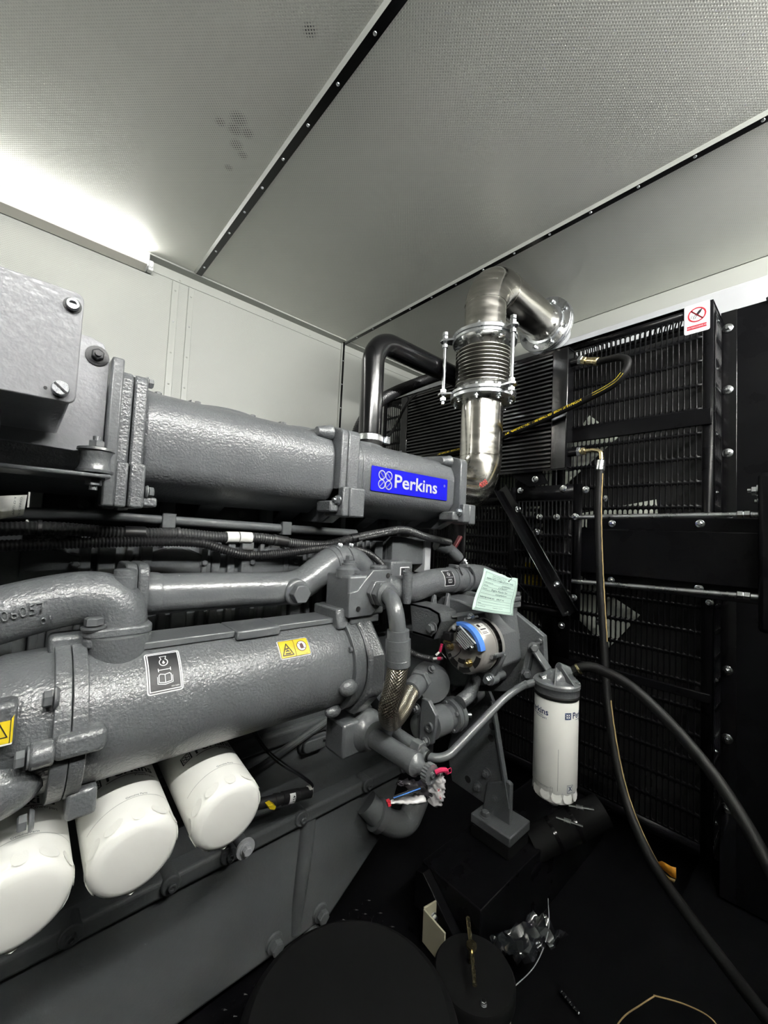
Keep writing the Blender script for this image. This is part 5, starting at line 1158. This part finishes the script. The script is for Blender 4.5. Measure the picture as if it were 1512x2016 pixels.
# ---------------- lower water elbow, drain valve, sensor plug
le = thing('lower_water_elbow', 'shade-darkened grey cast water elbow low behind the priming pump', 'elbow', (.95, .95, -1.0))
emit(B().tube(catmull([at(722, 1580, 1, .955), at(745, 1605, 1, .93), at(775, 1622, 1, .91), at(800, 1618, 1, .90), at(815, 1590, 1, .90), at(830, 1550, 1, .90)], 8), .036, 24), 'casting', M_block, le)  # darker block grey stands in for the shade on this elbow
emit(B().lathe(at(745, 1605, 1, .93), at(775, 1622, 1, .91)-at(745, 1605, 1, .93), [(-.012, .040), (-.01, .046), (.01, .046), (.012, .040)], 24), 'flange', M_block, le)
dv = thing('drain_valve', 'pale capped drain valve low on the sump below the third filter', 'valve', (.47, .86, -.8))
pv0 = at(484, 1672, 1, .865); emit(B().cyl(pv0+EY*.12, pv0, .013, n=16), 'stem', M_block, dv); emit(B().lathe(pv0, EY, [(0, .004), (0, .021), (.005, .021)], 24), 'washer', M_lgrey, dv); bolt(dv, pv0, -EY, .010, M_lgrey, 'hex', 'cap_nut')
sn = thing('sensor_plug', 'black sensor plug with white 457 label and two wires', 'plug', at(570, 1570, 1, .90))
s0, s1 = at(522, 1580, 1, .90), at(612, 1559, 1, .90); sd = (s1-s0).normalized()
emit(B().lathe(s0-sd*.04, sd, [(t_*((s1-s0).length+.04)/.137, r_) for t_, r_ in ((0, .012), (.05, .0125), (.051, .0145), (.06, .0145), (.061, .0125), (.068, .0125), (.069, .0150), (.105, .0150), (.106, .0135), (.135, .0135), (.137, .008))], 20), 'housing', M_plast, sn)
emit(B().box(s1-sd*.004+EZ*.002, (.014, .018, .026)), 'latch', M_wirew, sn, bevel=.003)
m6 = cyl_map(s0.lerp(s1, .52), sd, .0152, -EY+EZ*.1, flip=-1); st = patch(m6, .0165, .026, .0, .0003, 'number_label', M_wprint, sn, n=3)
lay(Art().text('457', 0, 0, .010, 'CENTER', rot=-90, bold=True) if True else None, m6, .0007, 'number', M_ink, st)
for k in range(2):
    emit(B().tube(catmull([at(490+8*k, 1432, 1, .92), at(520+6*k, 1475, 1, .91), at(552+5*k, 1505-4*k, 1, .90), at(590+3*k, 1528-3*k, 1, .89), at(614+k, 1546-k*2, 1, .89), s1+EZ*.006]), .0022, 8), 'wire', M_wire, sn)
emit(B().prism([at(px, py, 1, .872) for px, py in ((528, 1588), (537, 1584), (544, 1588), (541, 1595), (531, 1594))], (0, .02, 0)), 'yellow_clip', M_yellow, sn, bevel=.001)
# ---------------- wiring looms on the block side
lm = thing('wiring_loom', 'thick ribbed charcoal wiring loom with tape labels under the manifold', 'wiring', (.4, .91, -.05))
YL = .915
pt = catmull([at(px, py, 1, YL) for px, py in ((-90, 1045), (0, 1042), (100, 1040), (250, 1050), (350, 1051), (420, 1057), (470, 1058), (520, 1060), (580, 1070), (640, 1073), (690, 1061), (745, 1050), (795, 1043), (835, 1056), (885, 1068))], 8)
M_loomg = mat('charcoal_loom', (.035, .036, .037), .45); emit(corr(pt, .0125, .0062, .0016, 14), 'ribbed_tube', M_loomg, lm)
def wrap(px0, px1, py, r, m, nm, lab=None):
    a, b_ = at(px0, py[0], 1, YL), at(px1, py[1], 1, YL); return emit(B().tube([a, b_], r, 18), nm, m, lm, lab)
wrap(445, 468, (1058, 1058), .0135, M_label, 'tape_label'); wrap(470, 494, (1058, 1059), .0135, M_label, 'tape_label')
wrap(245, 285, (1049, 1050), .0134, M_plast, 'black_tape'); wrap(535, 565, (1062, 1067), .0134, M_plast, 'black_tape'); wrap(690, 705, (1061, 1058), .0134, M_plast, 'black_tape')
for px, py in ((78, 1040), (350, 1051), (540, 1063)):
    p = at(px, py, 1, YL); emit(B().lathe(p-EX*.003, EX, [(0, .0128), (.0005, .0142), (.0055, .0142), (.006, .0128)], 18), 'cable_tie', M_loomg, lm); emit(B().box(p-EZ*.017-EY*.006, (.022, .006, .004)), 'tie_head', M_loomg, lm)
l2 = thing('cable_conduit', 'black ribbed cable conduit drooping along the ribbed block wall', 'conduit', (.4, .89, -.07))
pt = catmull([at(px, py, 1, .885) for px, py in ((-90, 1078), (0, 1075), (150, 1069), (330, 1066), (400, 1070), (440, 1082), (490, 1093), (560, 1089), (640, 1079), (690, 1080), (725, 1090), (748, 1108), (766, 1135))], 8)
emit(corr(pt, .0105, .0055, .0018, 14), 'ribbed_tube', M_plast, l2)
lr = thing('fuel_rail', 'plain dark pipe running straight under the manifold', 'pipe', (.2, .94, .0))
emit(B().tube([at(-60, 1010, 1, .94), at(180, 1012, 1, .94), at(550, 1040, 1, .94), at(700, 1050, 1, .94)], .011, 14), 'tube', M_block, lr)
for px in (560, 330): p = at(px, 1040 if px > 500 else 1024, 1, .94); emit(B().box(p, (.026, .03, .034)), 'pipe_clip', M_block, lr, bevel=.002)
for k, (pp0, pp1) in enumerate((((705, 1062), (770, 1048)), ((740, 1118), (748, 1150)))):
    t = thing('sensor_lead', ['thin grey sleeved lead running to the manifold outlet', 'short bright spiral lead dropping into the water pipe'][k], 'cable', at(*pp1, 1, .9))
    emit(corr([at(*pp0, 1, .90), at((pp0[0]+pp1[0])/2, (pp0[1]+pp1[1])/2, 1, .895), at(*pp1, 1, .885)], .006 if k == 0 else .0065, .004, .001, 10), 'sleeve', M_loomg if k == 0 else M_lgrey, t)
ft = thing('paper_flag', 'creased white flag label on the loom by the grey box', 'label', at(25, 1000, 1, .86))
c0, c1, c2, c3 = at(-30, 978, 1, .87), at(54, 974, 1, .86), at(46, 1015, 1, .86), at(-30, 1026, 1, .87)
def fmap(u, v, h):
    p = c3.lerp(c2, u).lerp(c0.lerp(c1, u), v); return p-EY*(h+.003*math.sin(u*9)*math.cos(v*4))
b = B(); b.rings([[fmap(u/12, v/6, 0) for v in range(7)] for u in range(13)], closed=False); emit(b, 'sheet', M_label, ft, solid=.0006)
lay(Art().text('CONNECT TO', .02, 0, .15).text('A -CF CLAMP', .0, -.30, .15), lambda u, v, h: fmap(.84+v*.5, .93-u*.95, h), .0012, 'lettering', M_inkg, ft)
# dark control unit and actuator behind the front pipe
cu = thing('control_unit', 'dark grey box with pale side behind the front water pipe', 'box', (1.0, .95, -.1))
emit(B().box2((.905, .955, -.105), (1.055, 1.04, -.012)), 'case', M_block, cu, bevel=.003); emit(B().box2((1.055, .945, -.135), (1.085, 1.03, -.008)), 'side_plate', M_lgrey, cu, bevel=.002)
acx = thing('actuator', 'small grey actuator with black and white label above the pipe', 'actuator', (.95, .93, -.13))
emit(B().box2((.865, .915, -.145), (.965, .985, -.088)), 'case', M_paint, acx, bevel=.008, seg=3); mA = plane_map((.925, .9145, -.122), EX, EZ)
st = patch(mA, .042, .03, .002, .0005, 'rating_label', M_wprint, acx, n=3); patch(mA, .034, .023, .001, .0009, 'black_field', M_ink, st, n=3); lay(Art().text('IIII', 0, -.006, .014, 'CENTER', bold=True), mA, .0013, 'lettering', M_wprint, st)
emit(B().lathe((.84, .945, -.118), EX, [(0, .012), (.015, .012), (.016, .018), (.026, .018)], 18), 'shaft_boss', M_block, acx)
lv = thing('throttle_lever', 'dark lever with pinched bolt in front of the slotted guard', 'lever', (1.2, .95, -.06))
emit(B().tube(catmull([(1.12, .95, -.03), (1.17, .93, -.05), (1.21, .91, -.085)], 6), [.026]*6+[.02]*6+[.016], 14), 'arm', M_block, lv); bolt(lv, (1.22, .905, -.09), EX-EY-EZ, .011, M_zinc, 'nut', 'nut')
rt_ = thing('red_handle', 'dull red plastic handle hidden behind the manifold end', 'handle grip', (1.25, 1.0, -.02))
emit(B().obox((1.245, .97, -.05), (1.28, .965, .0), .018, .012), 'grip', M_dullred, rt_, bevel=.003)
# ---------------- grey junction box and its mounting plate
jb = thing('junction_box', 'grey painted junction box with slotted cover screws at the engine top', 'box', (-.13, .65, .118))
emit(B().box2((-.30, .537, .125), (.030, .775, .232)), 'case', M_box, jb, bevel=.004, seg=3)
emit(B().prism([V3((-.134+u, .531, .1795+v)) for u, v in rrect(.334, .119, .008)], (0, .006, 0)), 'cover', M_box, jb, bevel=.0012)
sc = inst('slot_screw', lambda b_: (b_.lathe((0, 0, 0), EZ, [(0, 1), (1.1, 1), (1.25, .9)], 20), b_.box((0, 0, 1.25), (1.7, .22, .12))), 'cover_screw', M_zinc, jb, (.0195, .531, .132), -EY, .0075, spin=.8)
emit(B().box((.0195, .5213, .132), (.0135, .001, .0018), Quaternion((0, 1, 0), .7).to_matrix()), 'screw_slot', M_ink, jb)
bolt(jb, (.0235, .531, .2235), -EY, .0062, M_zinc, 'socket', 'cover_screw'); emit(B().cyl((.0235, .5312, .2235), (.0235, .5305, .2235), .008, n=20), 'screw_recess', M_ink, jb)
emit(B().cyl((.008, .5312, .131), (.008, .5305, .131), .0017, n=6), 'vent_hole', M_ink, jb)
emit(B().lathe((-.045, .66, .03), EZ, [(0, .010), (.05, .010), (.051, .016), (.06, .018), (.095, .018)], 18), 'cable_gland', M_plast, jb)
mp_ = thing('mounting_plate', 'grey folded steel plate holding junction box on rubber mount', 'bracket', (0, .79, .02))
emit(B().prism([(-.30, .785, .115), (.052, .785, .105), (.074, .785, .112), (.088, .785, .112), (.088, .785, .262), (.078, .785, .285), (.060, .785, .290), (-.30, .785, .290)], (0, .006, 0)), 'plate', M_box, mp_, bevel=.001)
emit(B().box2((.089, .762, .022), (.106, .80, .262)), 'folded_edge', M_paint_s, mp_, bevel=.003)
emit(B().box2((-.30, .70, .060), (.092, .785, .066)), 'support_arm', M_paint_s, mp_, bevel=.002)
emit(B().lathe((.071, .786, .262), -EY, [(0, .016), (.003, .016), (.004, .012)], 20), 'washer', M_ink, mp_); bolt(mp_, (.071, .783, .262), -EY, .009, M_ink, 'nut', 'nut', label='dark painted nut')
rm = thing('rubber_mount', 'grey waisted rubber mount with stud and nuts beside junction box', 'mount', (.0715, .715, .06))
MC = V3((.0735, .72, .0875))
emit(B().lathe(MC, EZ, [(-.020, .023), (-.0165, .0235), (-.016, .0215), (-.008, .0185), (.004, .0185), (.012, .0215), (.0125, .0235), (.016, .0230)], 32), 'waisted_rubber', M_paint_s, rm)
bolt(rm, MC+EZ*.016, EZ, .0105, M_paint_s, 'nut', 'nut'); bolt(rm, MC-EZ*.027, -EZ, .0105, M_paint_s, 'nut', 'nut'); emit(B().cyl(MC-EZ*.045, MC+EZ*.034, .0052, n=12), 'stud', M_zinc, rm)
# ---------------- things on the floor
dr = thing('black_drum', 'big matt black round drum low in front of the sump', 'drum', (.485, .565, -1.2))
emit(B().lathe((.485, .565, -1.2), EZ, [(0, .18), (.30, .185), (.305, .192), (.33, .194), (.338, .19), (.343, .183), (.349, .175), (.350, .02)], 64), 'shell', M_matte, dr)
cnn = thing('lidded_can', 'cream can with black lid and brass T-handled bolt', 'can', (.845, .555, -1.2))
emit(B().cyl((.845, .553, -1.2), (.845, .553, -1.03), .083, n=40), 'can_body', M_cream, cnn)
emit(B().lathe((.845, .553, -1.035), EZ, [(0, .088), (.002, .092), (.028, .092), (.034, .088), (.035, .02)], 48), 'lid', M_matte, cnn)
hb = at(928, 1868, 2, -.97); emit(B().cyl((hb.x, hb.y, -1.0), (hb.x, hb.y, -.962), .006, n=12), 'bolt_shank', M_brass, cnn); emit(B().lathe((hb.x, hb.y, -.966), EZ, [(0, .012), (.006, .012)], 20), 'wing_disc', M_brass, cnn)
hc = V3((hb.x, hb.y, -.968)); emit(B().tube([hc+V3((.055, .05, 0)), hc, hc-V3((.055, .048, .006))], .0048, 10), 't_handle', M_brass, cnn)
bolt(cnn, at(952, 1977, 2, -1.0), EZ, .006, M_chrome, 'hex', 'lid_screw')
ag = thing('angle_bracket', 'cream painted angle bracket standing beside the black drum', 'bracket', (.9, .74, -1.1))
q = [at(px, py, 2, -1.03) for px, py in ((860, 1774), (836, 1788), (878, 1836))]
nrm = EZ
b = B()
for i0, i1 in ((0, 1), (1, 2)):
    a, c = q[i0], q[i1]; e = (c-a).normalized().cross(EZ)*.005; b.prism([a, c, c+e, a+e], (0, 0, -.085))
emit(b, 'angle', M_cream, ag, bevel=.001)
cmid = q[0].lerp(q[1], .3)-EZ*.035; bolt(ag, cmid+(q[1]-q[0]).normalized().cross(EZ)*-.002, (q[2]-q[1]), .009, M_zinc, 'hex'); bolt(ag, q[1].lerp(q[2], .2)-EZ*.06, (q[1]-q[0]).cross(EZ), .005, M_zinc, 'rivet', 'rivet')
cf = thing('clear_film', 'crumpled clear plastic film lying by the lidded can', 'film', (1.02, .56, -1.1))
rnd = random.Random(2); P0 = at(1040, 1862, 2, -1.08); b = B(); R = []
for i in range(15):
    R.append([P0+V3(((i/14-.5)*.17+rnd.uniform(-.006, .006), (j/10-.5)*.085+(i/14-.5)*-.05+rnd.uniform(-.006, .006), .02+.012*math.sin(i*1.1+j*.7)+rnd.uniform(-.010, .010))) for j in range(11)])
b.rings(R, closed=False)
M_film = mat('clear_plastic', (.012, .013, .015), .12, coat=1.0); emit(b, 'film', M_film, cf, solid=.0008, ang=25)
emit(B().tube(catmull([P0+V3((-.14, -.03, .01)), P0+V3((-.05, -.045, .02)), P0+V3((.05, -.03, .03)), P0+V3((.11, .0, .06))]), .0011, 6), 'film_edge', M_lgrey, cf)
bolt(cf, at(1062, 1862, 2, -1.06), EZ-EY, .010, M_chrome, 'nut', 'nut')
hw = thing('lower_hose', 'fat black radiator hose end with two bright worm clamps', 'hose', (1.4, .58, -1.0))
hA, hB = at(1075, 1650, 0, 1.36), at(1160, 1608, 0, 1.47); hd = (hB-hA).normalized()
emit(B().tube([hA-hd*.05, hA, hB, hB+hd*.05], .050, 26), 'tube', M_matte, hw)
for c, (px0, py0, px1, py1) in ((hA+hd*.03, (1095, 1609, 1148, 1627)), (hA+hd*.105, (1120, 1586, 1170, 1594))):
    emit(B().lathe(c-hd*.006, hd, [(0, .0505), (.0005, .0515), (.0115, .0515), (.012, .0505)], 36), 'clamp_band', M_blackg, hw)
    s0_ = c+V3((-.01, -.02, .052)); emit(B().tube([at(px0, py0, 0, 1.34), at(px1, py1, 0, 1.36)], .0038, 8), 'clamp_screw', M_chrome, hw); emit(B().lathe(at(px0, py0, 0, 1.34).lerp(at(px1, py1, 0, 1.36), .3), at(px1, py1, 0, 1.36)-at(px0, py0, 0, 1.34), [(0, .007), (.02, .007)], 8), 'clamp_housing', M_zinc, hw)
rbn = thing('orange_ribbon', 'torn orange tape strip caught on the hanging hose', 'tape', at(1315, 1712, 0, 1.25))
q0, q1, q2 = at(1294, 1697, 0, 1.262), at(1312, 1700, 0, 1.25), at(1331, 1708, 0, 1.245)
b = B(); b.rings([[p, p+V3((.002, 0, -.016-.003*i))] for i, p in enumerate((q0, q0.lerp(q1, .5)+EZ*.004, q1, q1.lerp(q2, .5)-EZ*.002, q2))], closed=False); emit(b, 'strip', M_orange, rbn, solid=.0006)
b = B(); b.rings([[p, p+V3((.004, .004, -.012))] for p in (at(1306, 1718, 0, 1.245), at(1318, 1727, 0, 1.24), at(1330, 1732, 0, 1.24))], closed=False); emit(b, 'torn_end', M_tan, rbn, solid=.0006)
wr = thing('loose_wire', 'pale kinked loose wire lying on the black floor', 'wire', at(1290, 1965, 2, -1.195))
emit(B().tube(catmull([at(1190, 2060, 2, -1.19), at(1225, 2005, 2, -1.17), at(1262, 1978, 2, -1.15), at(1287, 1962, 2, -1.14), at(1292, 1961, 2, -1.14), at(1350, 1978, 2, -1.16), at(1400, 2005, 2, -1.18), at(1430, 2050, 2, -1.19)], 6), .0016, 8), 'strand', M_tan, wr)
wc = thing('beaded_chain', 'short glinting chain of screws lying on the black floor', 'chain', at(1120, 1965, 2, -1.19))
for k in range(9):
    bolt(wc, at(1105+k*4.2, 1952+k*5.2, 2, -1.19), EZ+EX*(.4 if k % 2 else -.3), .006, M_film, 'rivet', 'link')
